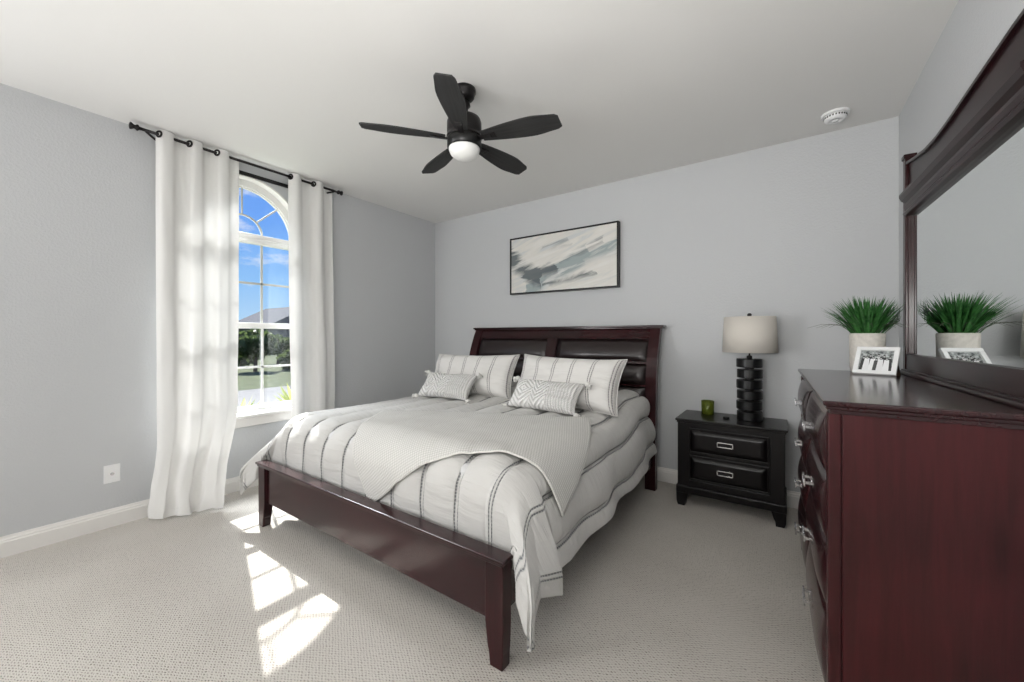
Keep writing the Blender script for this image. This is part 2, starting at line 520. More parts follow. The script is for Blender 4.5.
def baseboard(name, p0, p1, nrm):
    """profile swept from p0 to p1, nrm points into the room"""
    prof = [(0, 0), (0.016, 0), (0.016, 0.085), (0.012, 0.092), (0.012, 0.100), (0.007, 0.108), (0.005, 0.120), (0, 0.120)]
    bm = bmesh.new()
    A = [bm.verts.new((p0[0] + nrm[0] * d, p0[1] + nrm[1] * d, z)) for d, z in prof]
    B = [bm.verts.new((p1[0] + nrm[0] * d, p1[1] + nrm[1] * d, z)) for d, z in prof]
    bm.faces.new(A[::-1]); bm.faces.new(B)
    for i in range(len(prof)):
        j = (i + 1) % len(prof)
        bm.faces.new((A[i], A[j], B[j], B[i]))
    return struct(bm, name, M_TRIM, 'white moulded baseboard along the ' + name.split('_')[1] + ' wall', 'baseboard')
baseboard('baseboard_left', (XL, YF), (XL, YB), (1, 0))
baseboard('baseboard_back', (XL, YB), (XR, YB), (0, -1))
baseboard('baseboard_right', (XR, YF), (XR, YB), (-1, 0))

# ---- window_1: white lining, vinyl frame, sashes with grids, glass
XW = XL - 0.10   # plane of the glass
win = thing('window_1', 'tall arched white window between the two curtains', 'window', (XL, WYC, WZ0))
win['kind'] = 'structure'
def arch_ring(bm, r0, r1, x0, x1, n=24, zs=WZS):
    a0, a1 = arch(n, r0, WYC, zs), arch(n, r1, WYC, zs)
    for i in range(n):
        prism(bm, [a0[i], a0[i + 1], a1[i + 1], a1[i]], 'X', x0, x1)
    bmesh.ops.remove_doubles(bm, verts=bm.verts, dist=1e-5)
def glow_frame():
    bm = bmesh.new()   # reveal lining (painted white), wall thickness deep
    arch_ring(bm, WR - 0.012, WR, XL - 0.135, XL + 0.001)
    box(bm, XL - 0.135, XL + 0.001, WY0, WY0 + 0.012, WZ0, WZS)
    box(bm, XL - 0.135, XL + 0.001, WY1 - 0.012, WY1, WZ0, WZS)
    box(bm, XL - 0.135, XL + 0.001, WY0, WY1, WZ0, WZ0 + 0.012)
    finish(bm, 'reveal_lining', M_TRIM, win)
    bm = bmesh.new()
    arch_ring(bm, WR - 0.068, WR - 0.012, XW - 0.03, XW + 0.02)
    arch_ring(bm, WR - 0.080, WR - 0.068, XW - 0.02, XW + 0.005)
    box(bm, XW - 0.03, XW + 0.02, WY0 + 0.012, WY0 + 0.055, WZ0 + 0.012, WZS)
    box(bm, XW - 0.03, XW + 0.02, WY1 - 0.055, WY1 - 0.012, WZ0 + 0.012, WZS)
    box(bm, XW - 0.03, XW + 0.02, WY0 + 0.012, WY1 - 0.012, WZ0 + 0.012, WZ0 + 0.05)
    finish(bm, 'frame', M_WINW, win)
    bm = bmesh.new()   # transom bar under the arch
    box(bm, XW - 0.03, XW + 0.035, WY0 + 0.03, WY1 - 0.03, WZS - 0.065, WZS + 0.015, 0.004)
    box(bm, XW + 0.03, XW + 0.05, WY0 + 0.03, WY1 - 0.03, WZS - 0.035, WZS - 0.005, 0.004)
    finish(bm, 'transom', M_WINW, win)
    bm = bmesh.new()   # meeting rail
    box(bm, XW - 0.02, XW + 0.03, WY0 + 0.05, WY1 - 0.05, 1.345, 1.395, 0.003)
    finish(bm, 'meeting_rail', M_WINW, win)
    for (z0, z1, xx) in ((WZ0 + 0.05, 1.345, XW + 0.006), (1.395, WZS - 0.065, XW - 0.006)):
        bm = bmesh.new()
        a, b = WY0 + 0.05, WY1 - 0.05
        for t_ in (1 / 3, 2 / 3):
            y = WYC + (t_ - 0.5) * 3 * 0.31
            box(bm, xx - 0.005, xx + 0.005, y - 0.009, y + 0.009, z0, z1)
        zm = (z0 + z1) / 2
        box(bm, xx - 0.005, xx + 0.005, a, b, zm - 0.009, zm + 0.009)
        finish(bm, 'grid_bars', M_WINW if z0 < 1 else M_MUNT, win)
    bm = bmesh.new()   # sunburst
    arch_ring(bm, 0.150, 0.165, XW - 0.010, XW, 16, WZS + 0.015)
    for ang in (36, 72, 108, 144) if False else (45, 90, 135):
        c, s = math.cos(R(ang)), math.sin(R(ang))
        p0 = Vector((XW - 0.005, WYC + c * 0.16, WZS + 0.015 + s * 0.16)); p1 = Vector((XW - 0.005, WYC + c * (WR - 0.06), WZS + s * (WR - 0.06)))
        tube(bm, [p0, p1], 0.008, 6)
    finish(bm, 'sunburst_bars', M_MUNT, win)
    bm = bmesh.new()
    poly = [(WY0 + 0.05, WZ0 + 0.05)] + [(WY1 - 0.05, WZ0 + 0.05)] + arch(24, WR - 0.05)[::-1]
    prism(bm, poly, 'X', XW - 0.014, XW - 0.011)
    finish(bm, 'glass', M_GLASS, win)
glow_frame()
bm = bmesh.new()
box(bm, XL - 0.08, XL + 0.035, WY0 - 0.06, WY1 + 0.06, WZ0 - 0.03, WZ0, 0.006)
box(bm, XL, XL + 0.018, WY0 - 0.03, WY1 + 0.03, WZ0 - 0.10, WZ0 - 0.03, 0.004)
o = struct(bm, 'trim_1', M_TRIM, 'white window sill and apron below the arched window', 'sill')
# dark rail fixed to the wall above the arch
hr = thing('blind_rail', 'slim dark rail on the wall above the arched window', 'rail', (XL + 0.02, WYC, 2.645))
bm = bmesh.new(); box(bm, XL, XL + 0.022, WY0 + 0.02, WY1 - 0.02, 2.622, 2.652, 0.004)
finish(bm, 'rail', M_BLACK, hr)
for y in (WY0 + 0.05, WY1 - 0.05):
    bm = bmesh.new(); box(bm, XL, XL + 0.028, y - 0.015, y + 0.015, 2.616, 2.660, 0.003)
    finish(bm, 'end_bracket', M_DKMET, hr)

# ================================================================== outlet, smoke detector
t = thing('cable_wall_plate', 'white square wall plate low on the left wall', 'wall plate', (XL, 0.635, 0.355))
bm = bmesh.new(); box(bm, XL, XL + 0.006, 0.595, 0.675, 0.295, 0.415, 0.0025); finish(bm, 'plate', M_PLAST, t)
bm = bmesh.new(); lathe(bm, [(0.010, 0), (0.010, 0.004), (0.005, 0.004), (0.005, 0.012), (0.002, 0.012)], 12, (XL + 0.005, 0.635, 0.355), Matrix.Rotation(R(90), 4, 'Y')); finish(bm, 'jack', M_CHROME, t)
for z in (0.315, 0.395):
    bm = bmesh.new(); lathe(bm, [(0.003, 0), (0.002, 0.002)], 8, (XL + 0.006, 0.635, z), Matrix.Rotation(R(90), 4, 'Y')); finish(bm, 'screw', M_PLAST, t)

t = thing('smoke_detector', 'round white smoke detector on the ceiling near the right corner', 'smoke detector', (0.27, 3.33, ZC))
bm = bmesh.new(); lathe(bm, [(0.075, 0), (0.075, -0.010), (0.070, -0.014)], 32, (0.27, 3.33, ZC)); finish(bm, 'mount', M_PLAST, t)
bm = bmesh.new(); lathe(bm, [(0.058, -0.014), (0.060, -0.020), (0.060, -0.034), (0.052, -0.046), (0.030, -0.050), (0.029, -0.046), (0.018, -0.046), (0.017, -0.052), (0.001, -0.053)], 32, (0.27, 3.33, ZC)); finish(bm, 'body', M_PLAST, t, True)
bm = bmesh.new()
for i in range(24):
    a = 2 * PI * i / 24
    M = Matrix.Translation((0.27, 3.33, ZC)) @ Matrix.Rotation(a, 4, 'Z')
    box(bm, 0.0592, 0.0612, -0.004, 0.004, -0.032, -0.022, M=M)
finish(bm, 'vent_slots', M_DKMET, t)

# ================================================================== curtain rod + curtains
ROD_X, ROD_Z = XL + 0.095, 2.700
t = thing('curtain_rod', 'dark bronze curtain rod with capped ends above the window', 'curtain rod', (ROD_X, 1.47, ROD_Z))
bm = bmesh.new(); tube(bm, [(ROD_X, 0.76, ROD_Z), (ROD_X, 2.19, ROD_Z)], 0.0105, 12); finish(bm, 'pole', M_DKMET, t, True)
for s, y in ((-1, 0.76), (1, 2.19)):
    bm = bmesh.new()
    lathe(bm, [(0.012, 0), (0.012, 0.010), (0.021, 0.014), (0.021, 0.022), (0.014, 0.028), (0.014, 0.036), (0.023, 0.048), (0.023, 0.056), (0.010, 0.060)], 20, (ROD_X, y, ROD_Z), Matrix.Rotation(R(-90 * s), 4, 'X'))
    finish(bm, 'finial', M_DKMET, t, True)
for y, yr in ((0.885, 0.785), (2.06, 2.165)):
    bm = bmesh.new()
    tube(bm, [(XL + 0.004, y, ROD_Z - 0.040), (XL + 0.03, y, ROD_Z - 0.038), (XL + 0.07, lerp(y, yr, 0.5), ROD_Z - 0.030), (ROD_X, yr, ROD_Z - 0.008)], [0.010, 0.009, 0.008, 0.007], 8)
    lathe(bm, [(0.024, 0), (0.024, 0.006), (0.012, 0.008)], 16, (XL, y, ROD_Z - 0.040), Matrix.Rotation(R(90), 4, 'Y'))
    finish(bm, 'bracket', M_DKMET, t, True)

def curtain(y0, y1, periods, label, bot, seed, phase=0.0, grom=()):
    """bot(s, k): floor-end shift (dx, dy) for fraction s of width and k=0 top..1 bottom"""
    t = thing('curtain', label, 'curtain', (ROD_X, (y0 + y1) / 2, 0.0), 0, 'curtains at the window')
    ztop, NS, NZ = 2.733, 150, 110
    def fn(s, k):
        z = ztop * (1 - k) + 0.012 * k
        a = s * periods * 2 * PI + phase
        amp = 0.031 * (1 - 0.45 * sst(0.15, 0.75, k))
        # pleats hang straight at the top and loosen into a few broad folds below
        wob = noise.noise((s * 3.1 + seed, z * 0.7, 0.0)) * 0.5 * k
        x = ROD_X + amp * (math.sin(a + wob) + 0.15 * math.sin(2 * a + seed))
        y = lerp(y0, y1, s) - 0.006 * math.sin(2 * a)
        dx, dy = bot(s, k)
        x += dx + 0.075 * noise.noise((s * 2.3 + seed, z * 0.45, 3.0)) * sst(0.15, 0.8, k)
        y += dy
        x += 0.004 * noise.noise((s * 14 + seed, z * 3, 8.0))
        # slumped cloth at the carpet
        q = sst(0.86, 1.0, k)
        x += q * (0.030 + 0.055 * noise.noise((s * 4.2 + seed, z * 2.0, 0)))
        y += q * 0.022 * noise.noise((s * 6.0 + seed, z * 7.0, 5.0))
        z += q * 0.020 * (0.5 + noise.noise((s * 5.0 + seed, 9.0, 1.0))) * (1 if z < 0.2 else 0.3)
        x = max(x, XL + 0.022)
        return Vector((x, y, z))
    bm = bmesh.new(); grid(bm, NS, NZ, fn, lambda a, b: (a, b))
    o = finish(bm, 'panel', M_CURTAIN, t, True)
    for n_ in range(grom):
        sg = (2 * PI * n_ + 0.20 - phase) / (periods * 2 * PI)
        kr = 1 - ROD_Z / ztop
        c0 = fn(sg, kr)
        tg = (fn(sg + 0.004, kr) - fn(sg - 0.004, kr)).normalized()
        nrm = tg.cross(Vector((0, 0, 1))).normalized()
        if nrm.x < 0: nrm = -nrm
        bm = bmesh.new()
        M = Matrix((( tg.x, 0, nrm.x), (tg.y, 0, nrm.y), (0, 1, 0))).to_4x4()
        rg = []
        n = 20
        for i in range(n):
            a = 2 * PI * i / n
            rr = []
            for j in range(8):
                b_ = 2 * PI * j / 8
                p = Vector(((0.019 + 0.008 * math.cos(b_)) * math.cos(a), (0.019 + 0.008 * math.cos(b_)) * math.sin(a), 0.005 * math.sin(b_)))
                rr.append(bm.verts.new(M @ p + c0 + nrm * 0.003))
            rg.append(rr)
        for i in range(n):
            for j in range(8):
                bm.faces.new((rg[i][j], rg[(i + 1) % n][j], rg[(i + 1) % n][(j + 1) % 8], rg[i][(j + 1) % 8]))
        finish(bm, 'grommet', M_CHROME if False else M_DKMET, t, True)
    return t
curtain(0.835, 1.350, 3.0, 'wide white grommet curtain left of the arched window, hem on the carpet',
        lambda s, k: (0.05 * sst(0.3, 1, k) + 0.14 * s * sst(0.6, 1, k), (-0.06 * s) * sst(0.4, 1.0, k) - 0.14 * s * sst(0.70, 1.0, k) - 0.05 * (1 - s) * sst(0.8, 1, k)),
        1.3, -0.6, 3)
curtain(1.735, 2.15, 2.0, 'narrow white grommet curtain right of the arched window, falling behind the bed',
        lambda s, k: (0.02 * k, 0.01 * k), 5.2, -0.4, 2)

# ================================================================== ceiling fan
FX, FY = -1.562, 1.752
M_BLADE = wood('weathered_grey_wood', (0.010, 0.010, 0.010), (0.045, 0.044, 0.044), 0.55, 'X', 0.0, 8.0, 20.0)
M_BOWL = simple('frosted_white_glass', (0.85, 0.85, 0.83), 0.35)
t = thing('ceiling_fan', 'five-blade dark ceiling fan with a white glass bowl light', 'ceiling fan', (FX, FY, ZC))
bm = bmesh.new(); lathe(bm, [(0.068, 0), (0.068, -0.020), (0.060, -0.030), (0.060, -0.045), (0.050, -0.058), (0.034, -0.066)], 32, (FX, FY, ZC)); finish(bm, 'canopy', M_DKMET, t, True)
bm = bmesh.new(); lathe(bm, [(0.020, -0.05), (0.020, -0.075), (0.034, -0.080), (0.036, -0.098), (0.022, -0.112), (0.022, -0.170)], 24, (FX, FY, ZC)); finish(bm, 'neck', M_DKMET, t, True)
bm = bmesh.new(); lathe(bm, [(0.024, -0.158), (0.070, -0.164), (0.095, -0.178), (0.102, -0.198), (0.102, -0.255), (0.098, -0.262), (0.098, -0.275), (0.104, -0.280), (0.104, -0.290)], 40, (FX, FY, ZC)); finish(bm, 'motor_housing', M_DKMET, t, True)
bm = bmesh.new(); lathe(bm, [(0.098, -0.290), (0.101, -0.300), (0.101, -0.345), (0.094, -0.350)], 40, (FX, FY, ZC)); finish(bm, 'light_ring', M_BLACK, t, True)
bm = bmesh.new(); lathe(bm, [(0.092, -0.348), (0.091, -0.362), (0.080, -0.385), (0.058, -0.402), (0.030, -0.412), (0.002, -0.415)], 40, (FX, FY, ZC)); finish(bm, 'glass_bowl', M_BOWL, t, True)
def blade_mesh():
    bm = bmesh.new()
    N = 26
    L0, L1 = 0.115, 0.575
    top, bot = [], []
    for i in range(N + 1):
        q = i / N
        x = lerp(L0, L1, q)
        w = 0.036 + 0.036 * math.sin(min(1, q * 1.3) * PI / 2) - 0.020 * sst(0.6, 1.0, q) ** 1.3
        if q > 0.93: w -= 0.014 * ((q - 0.93) / 0.07) ** 3
        top.append((x + (0.018 if q > 0.9 else 0) * (q - 0.9) * 10 * 0.4, w)); bot.append((x, -w))
    poly = top + bot[::-1]
    A = [bm.verts.new((x, y, -0.004)) for x, y in poly]
    B = [bm.verts.new((x, y, 0.004)) for x, y in poly]
    n = len(poly)
    bm.faces.new(A[::-1]); bm.faces.new(B)
    for i in range(n):
        j = (i + 1) % n
        bm.faces.new((A[i], A[j], B[j], B[i]))
    return bm
for i in range(5):
    a = R(14.5 + 72 * i)
    Mx = Matrix.Translation((FX, FY, 2.446)) @ Matrix.Rotation(a, 4, 'Z')
    bm = blade_mesh()
    o = finish(bm, 'blade', M_BLADE, t, world=False)
    BM = ROOT[t.name].inverted() @ Mx @ Matrix.Rotation(R(-13), 4, 'X')
    o.matrix_local = BM
    bm = bmesh.new()
    box(bm, 0.085, 0.175, -0.016, 0.016, -0.012, -0.004, 0.003)
    box(bm, 0.160, 0.200, -0.022, 0.022, -0.010, -0.004, 0.003)
    o2 = finish(bm, 'blade_iron', M_DKMET, t, world=False)
    o2.matrix_local = BM

# ================================================================== framed painting
def painting_mat():
    m, nt, b = new_mat('abstract_painting')
    uv = nd(nt, 'UVMap'); sp = nd(nt, 'SeparateXYZ'); nt.links.new(uv.outputs[0], sp.inputs[0])
    mq = nd(nt, 'Mapping'); mq.inputs['Rotation'].default_value = (0, 0, R(-33)); nt.links.new(uv.outputs[0], mq.inputs[0])
    mp = nd(nt, 'Mapping'); mp.inputs['Scale'].default_value = (1.6, 8.0, 1); mp.inputs['Location'].default_value = (0.7, 0.2, 0)
    nt.links.new(mq.outputs[0], mp.inputs[0])
    n1 = nd(nt, 'TexNoise', i_Scale=1.0, i_Detail=7.0, i_Roughness=0.62, i_Distortion=0.7); nt.links.new(mp.outputs[0], n1.inputs['Vector'])
    n2 = nd(nt, 'TexNoise', i_Scale=3.2, i_Detail=6.0, i_Distortion=1.0); nt.links.new(uv.outputs[0], n2.inputs['Vector'])
    X = sp.outputs['X']; Y = sp.outputs['Y']
    Xw = math_n(nt, 'ADD', X, math_n(nt, 'MULTIPLY', math_n(nt, 'SUBTRACT', n2.outputs['Fac'], 0.5), 0.34))
    Yw = math_n(nt, 'ADD', Y, math_n(nt, 'MULTIPLY', math_n(nt, 'SUBTRACT', n1.outputs['Fac'], 0.5), 0.42))
    def band(y0, slope, w, amp, xlo, xhi):
        d = math_n(nt, 'ABSOLUTE', math_n(nt, 'SUBTRACT', Yw, math_n(nt, 'MULTIPLY_ADD', Xw, slope, y0)))
        k_ = math_n(nt, 'MAXIMUM', math_n(nt, 'SUBTRACT', 1.0, math_n(nt, 'MULTIPLY', d, 1 / w)), 0.0)
        a = math_n(nt, 'GREATER_THAN', Xw, xlo); c = math_n(nt, 'LESS_THAN', Xw, xhi)
        return math_n(nt, 'MULTIPLY', math_n(nt, 'MULTIPLY', k_, amp), math_n(nt, 'MULTIPLY', a, c))
    base = ramp(nt, [(0.35, (0.58, 0.60, 0.60)), (0.5, (0.70, 0.68, 0.63)), (0.68, (0.76, 0.75, 0.72))], n1.outputs['Fac'])
    teal = math_n(nt, 'ADD', band(-0.12, 0.95, 0.20, 1.9, 0.12, 0.75), band(0.02, 0.62, 0.13, 1.3, 0.45, 1.1))
    teal = math_n(nt, 'MULTIPLY', teal, ramp(nt, [(0.38, 1.0), (0.62, 0.15)], n1.outputs['Fac']).outputs[0])
    dark = math_n(nt, 'ADD', band(0.62, -1.5, 0.24, 2.4, -0.2, 0.28), band(0.30, 0.16, 0.13, 1.8, 0.12, 0.45))
    dark = math_n(nt, 'ADD', dark, math_n(nt, 'ADD', band(0.02, 0.28, 0.075, 1.3, 0.30, 0.80), math_n(nt, 'ADD', band(0.10, 0.72, 0.06, 0.8, 0.5, 0.92), band(0.72, 0.1, 0.05, 0.5, 0.30, 0.62))))
    dark = math_n(nt, 'MULTIPLY', dark, ramp(nt, [(0.35, 1.0), (0.68, 0.1)], n1.outputs['Fac']).outputs[0])
    c1 = mixc(nt, math_n(nt, 'MINIMUM', teal, 0.85), base.outputs[0], (0.27, 0.33, 0.34))
    c2 = mixc(nt, math_n(nt, 'MINIMUM', dark, 0.92), c1, (0.09, 0.11, 0.12))
    nt.links.new(c2, b.inputs['Base Color']); b.inputs['Roughness'].default_value = 0.6
    bump(nt, b, n1.outputs['Fac'], 0.2, 0.004)
    return m
PX0, PX1, PZ0, PZ1 = -2.50, -1.27, 1.735, 2.352
t = thing('framed_painting', 'wide abstract grey and teal painting in a thin black frame above the headboard', 'painting', ((PX0 + PX1) / 2, YB, PZ0))
bm = bmesh.new()
fw, yf, yb = 0.016, YB - 0.055, YB
box(bm, PX0, PX1, yf, yb, PZ0, PZ0 + fw, 0.002); box(bm, PX0, PX1, yf, yb, PZ1 - fw, PZ1, 0.002)
box(bm, PX0, PX0 + fw, yf, yb, PZ0 + fw, PZ1 - fw, 0.002); box(bm, PX1 - fw, PX1, yf, yb, PZ0 + fw, PZ1 - fw, 0.002)
finish(bm, 'frame', M_BLACK, t)
bm = bmesh.new()
grid(bm, 2, 2, lambda a, b: Vector((lerp(PX0 + fw, PX1 - fw, a), yf + 0.008, lerp(PZ0 + fw, PZ1 - fw, b))), lambda a, b: (a, b))
finish(bm, 'canvas', painting_mat(), t)

# ================================================================== BED
BX0, BX1 = -2.93, -0.88     # outer faces of the posts
bed = thing('bed', 'king-size dark mahogany bed with padded leather headboard panels', 'bed', (-1.905, 2.3, 0))
# footboard
for s in (0, 1):
    bm = bmesh.new()
    xo = BX0 if s == 0 else BX1
    xi = xo + 0.088 if s == 0 else xo - 0.088
    sgn = 1 if s == 0 else -1
    # tapered post with a small foot block
    prof = [(0.0, 0.020), (0.060, 0.015), (0.066, 0.011), (0.17, 0.0), (0.405, 0.0)]
    rings = []
    for z, ins in prof:
        x_in = xi - sgn * ins * 1.2
        x_out = xo + sgn * ins * 0.15
        y0, y1 = 1.205, 1.262
        rings.append([bm.verts.new(p) for p in ((x_out, y0, z), (x_in, y0, z), (x_in, y1 - ins * 0.3, z), (x_out, y1 - ins * 0.3, z))])
    for a, b in zip(rings, rings[1:]):
        for i in range(4):
            j = (i + 1) % 4; bm.faces.new((a[i], a[j], b[j], b[i]))
    bm.faces.new(rings[0][::-1]); bm.faces.new(rings[-1])
    bmesh.ops.recalc_face_normals(bm, faces=bm.faces)
    bmesh.ops.bevel(bm, geom=[e_ for e_ in bm.edges], offset=0.003, segments=1, affect='EDGES')
    finish(bm, 'footboard_post', M_CHERRY_P, bed)
bm = bmesh.new(); box(bm, BX0 + 0.088, BX1 - 0.088, 1.222, 1.255, 0.165, 0.405, 0.002)
finish(bm, 'footboard_panel', M_CHERRY_X, bed)
bm = bmesh.new()
box(bm, BX0 - 0.012, BX1 + 0.012, 1.190, 1.264, 0.414, 0.430, 0.004)
box(bm, BX0 - 0.004, BX1 + 0.004, 1.197, 1.260, 0.402, 0.414, 0.003)
finish(bm, 'footboard_cap', M_CHERRY_X, bed)
# headboard, leaning back towards the top
def hy(z):
    return 3.335 + 0.02 * sst(0.3, 0.9, z) + 0.15 * max(0, (z - 0.85) / 0.5) ** 1.8
def curved(bm, x0, x1, z0, z1, fy, by, n=10):
    """slab following the sleigh curve, front offset fy, back offset by"""
    poly = []
    for i in range(n + 1):
        z = lerp(z0, z1, i / n); poly.append((hy(z) + fy, z))
    for i in range(n, -1, -1):
        z = lerp(z0, z1, i / n); poly.append((hy(z) + by, z))
    prism(bm, poly, 'X', x0, x1)
for xo, xi in ((BX0 - 0.015, BX0 + 0.085), (BX1 - 0.085 + 0.0, BX1 + 0.0)):
    bm = bmesh.new(); curved(bm, xo, xi, 0.0, 1.35, 0.0, 0.065, 16)
    finish(bm, 'headboard_post', M_CHERRY_P, bed)
HX0, HX1 = BX0 + 0.085, BX1 - 0.085
XC0, XC1 = -1.965, -1.855
bm = bmesh.new(); curved(bm, HX0, HX1, 1.265, 1.35, 0.006, 0.05); curved(bm, HX0, HX1, 0.30, 0.46, 0.006, 0.05)
finish(bm, 'headboard_rail', M_CHERRY_X, bed)
bm = bmesh.new(); curved(bm, XC0, XC1, 0.46, 1.265, 0.004, 0.05)
finish(bm, 'headboard_stile', M_CHERRY_P, bed)
bm = bmesh.new(); curved(bm, HX0, HX1, 0.44, 1.27, 0.035, 0.048)
finish(bm, 'headboard_backing', M_DARKIN, bed)
bm = bmesh.new()
yt = hy(1.35)
box(bm, BX0 - 0.04, BX1 + 0.03, yt - 0.022, yt + 0.085, 1.356, 1.374, 0.005)
box(bm, BX0 - 0.028, BX1 + 0.018, yt - 0.012, yt + 0.075, 1.345, 1.356, 0.003)
finish(bm, 'headboard_cap', M_CHERRY_X, bed)
rows = [(1.062, 1.250), (0.868, 1.040), (0.675, 0.847), (0.482, 0.654)]
for (xa, xb) in ((HX0 + 0.012, XC0 - 0.012), (XC1 + 0.012, HX1 - 0.012)):
    for (z0, z1) in rows:
        bm = bmesh.new()
        def fn(a, b, xa=xa, xb=xb, z0=z0, z1=z1):
            A_, B_ = 2 * a - 1, 2 * b - 1
            z = lerp(z0, z1, b)
            p = (max(0, 1 - abs(A_) ** 6) ** 0.5) * (max(0, 1 - abs(B_) ** 2.4) ** 0.6)
            return Vector((lerp(xa, xb, a), hy(z) + 0.034 - 0.040 * p, z))
        grid(bm, 30, 16, fn)
        finish(bm, 'leather_panel', M_LEATHER, bed, True)
    bm = bmesh.new()
    for z in (1.051, 0.858, 0.664):
        curved(bm, xa - 0.012, xb + 0.012, z - 0.008, z + 0.008, 0.000, 0.035, 2)
    curved(bm, xa - 0.012, xb + 0.012, 1.253, 1.263, 0.0, 0.035, 2)
    finish(bm, 'panel_moulding', M_CHERRY_X, bed)
# side rails, slats support, mattress
for xo in (BX0 + 0.02, BX1 - 0.045):
    bm = bmesh.new(); box(bm, xo, xo + 0.025, 1.26, 3.36, 0.20, 0.38, 0.002); finish(bm, 'side_rail', M_CHERRY_X, bed)
bm = bmesh.new(); box(bm, -1.94, -1.87, 1.255, 3.34, 0.15, 0.20, 0.002)
box(bm, -1.93, -1.88, 2.27, 2.32, 0.0, 0.15); box(bm, -1.93, -1.88, 1.42, 1.47, 0.0, 0.15)
finish(bm, 'centre_support', M_MUNT, bed)
bm = bmesh.new(); box(bm, BX0 + 0.06, BX1 - 0.06, 1.31, 3.325, 0.20, 0.42, 0.02)
finish(bm, 'box_spring', M_DARKIN, bed)
bm = bmesh.new(); box(bm, -2.86, -0.95, 1.34, 3.33, 0.42, 0.69, 0.05, 4)
finish(bm, 'mattress', M_MATTRESS, bed)

# ------------------------------------------------ comforter
UC, WH, PV, RR = -1.905, 0.865, 1.470, 0.19
ZT = 0.755
def ztop(u, v):
    z = ZT + 0.080 * sst(2.45, 3.05, v)
    z += 0.012 * noise.noise((u * 2.0, v * 2.0, 1.0))
    z -= 0.02 * (abs(u - UC) / WH) ** 3
    return z
# horizontal reach of the hanging cloth by direction (degrees from the side), then its fullest length
REACH = [(0, 0.245, 0.00, 0.56), (12, 0.30, -0.06, 0.61), (28, 0.27, -0.20, 0.56), (45, 0.315, -0.320, 0.665), (58, 0.215, -0.260, 0.56), (68, 0.205, -0.172, 0.50), (77, 0.07, -0.176, 0.50), (90, 0.0, -0.178, 0.50)]
def reach(phi):
    for A_, B_ in zip(REACH, REACH[1:]):
        if phi <= B_[0]:
            t = (phi - A_[0]) / (B_[0] - A_[0]); t = t * t * (3 - 2 * t) * 0.5 + t * 0.5
            return [lerp(A_[i], B_[i], t) for i in (1, 2, 3)]
    return list(REACH[-1][1:])
def drape_base(u, v):
    s = 1 if u > UC else -1
    a = max(0.0, abs(u - UC) - WH); b = max(0.0, PV - v)
    uu = max(-WH, min(WH, u - UC)) + UC; vv = max(PV, v)
    z0 = ztop(uu, vv)
    rho = math.hypot(a, b)
    if rho < 1e-9: return Vector((uu, vv, z0))
    ca, sa = a / rho, b / rho
    phi = math.degrees(math.atan2(b, a))
    ex, ey, full = reach(phi)
    hd = 1 - 0.35 * sst(2.6, 3.25, vv); ex *= lerp(1, hd, ca)
    hyp = min(0.57 / max(ca, 1e-6), 0.50 / max(sa, 1e-6))     # flat distance to the hem this way
    rho_h = hyp
    L = rho * (full / rho_h) if rho > RR * PI / 2 and False else rho * lerp(1.0, full / rho_h, sst(0.0, rho_h, rho))
    r = RR * lerp(1.0, hd, ca)
    if L < r * PI / 2: out, down = r * math.sin(L / r), r * (1 - math.cos(L / r))
    else: out, down = r, r + (L - r * PI / 2)
    g = sst(0.08, 0.42, down)
    x = uu + s * lerp(ca * out, ex, g); y = vv + lerp(-sa * out, ey, g)
    z = z0 - down
    # soft folds below the shoulder
    if down > 0.10 and phi < 50:
        f = sst(0.10, 0.45, down)
        x += s * f * (0.014 * math.sin(v * 6.3 + 1.3 * math.sin(v * 3.1) + s) + 0.007 * math.sin(v * 15.0 + s * 2))
    z += 0.020 * math.sin(v * 5.2 + 2.0) * ca * sst(0.3, 0.5, down)
    # rests on the cap where it crosses the footboard
    if y < 1.266 and y > 1.17 and BX0 - 0.03 < x < BX1 + 0.03:
        z = max(z, 0.455)
    return Vector((x, y, z))
def puff(u):
    q = ((u - SEAM_U0) / SEAM_SP) % 1.0
    return abs(math.sin(PI * q)) ** 0.5
def drape(u, v, off=0.0, pf=0.044, fine=True):
    e_ = 0.020
    p = drape_base(u, v)
    n = (drape_base(u + e_, v) - drape_base(u - e_, v)).cross(drape_base(u, v + e_) - drape_base(u, v - e_))
    if n.length > 1e-12: n.normalize()
    else: n = Vector((0, 0, 1))
    cf = max(0.0, abs(u - UC) - WH) * max(0.0, PV - v)
    pf = pf * (1 - 0.6 * sst(0.25, 0.40, PV - v)) if abs(u - UC) < WH else pf
    d = off + pf * (puff(u) - 1.0) * (1 - sst(0, 0.008, cf))
    if fine:
        d += (1 - sst(0, 0.008, cf)) * (0.004 * noise.noise((u * 5, v * 9, 2.2)) + 0.002 * noise.noise((u * 10, v * 30, 5.2)))
    return p + n * d
UA, UB_, VA, VB = UC - WH - 0.57, UC + WH + 0.57, PV - 0.50, 3.325
bm = bmesh.new()
grid(bm, 420, 330, lambda a, b: drape(lerp(UA, UB_, a), lerp(VA, VB, b)), lambda a, b: (lerp(UA, UB_, a), lerp(VA, VB, b)))
comf = finish(bm, 'comforter', M_COMF, None, True, auto=False)
sm = comf.modifiers.new('thickness', 'SOLIDIFY'); sm.thickness = 0.016; sm.offset = -1
tag(comf, 'light grey quilted comforter with stitched stripes spread over the bed', 'comforter')

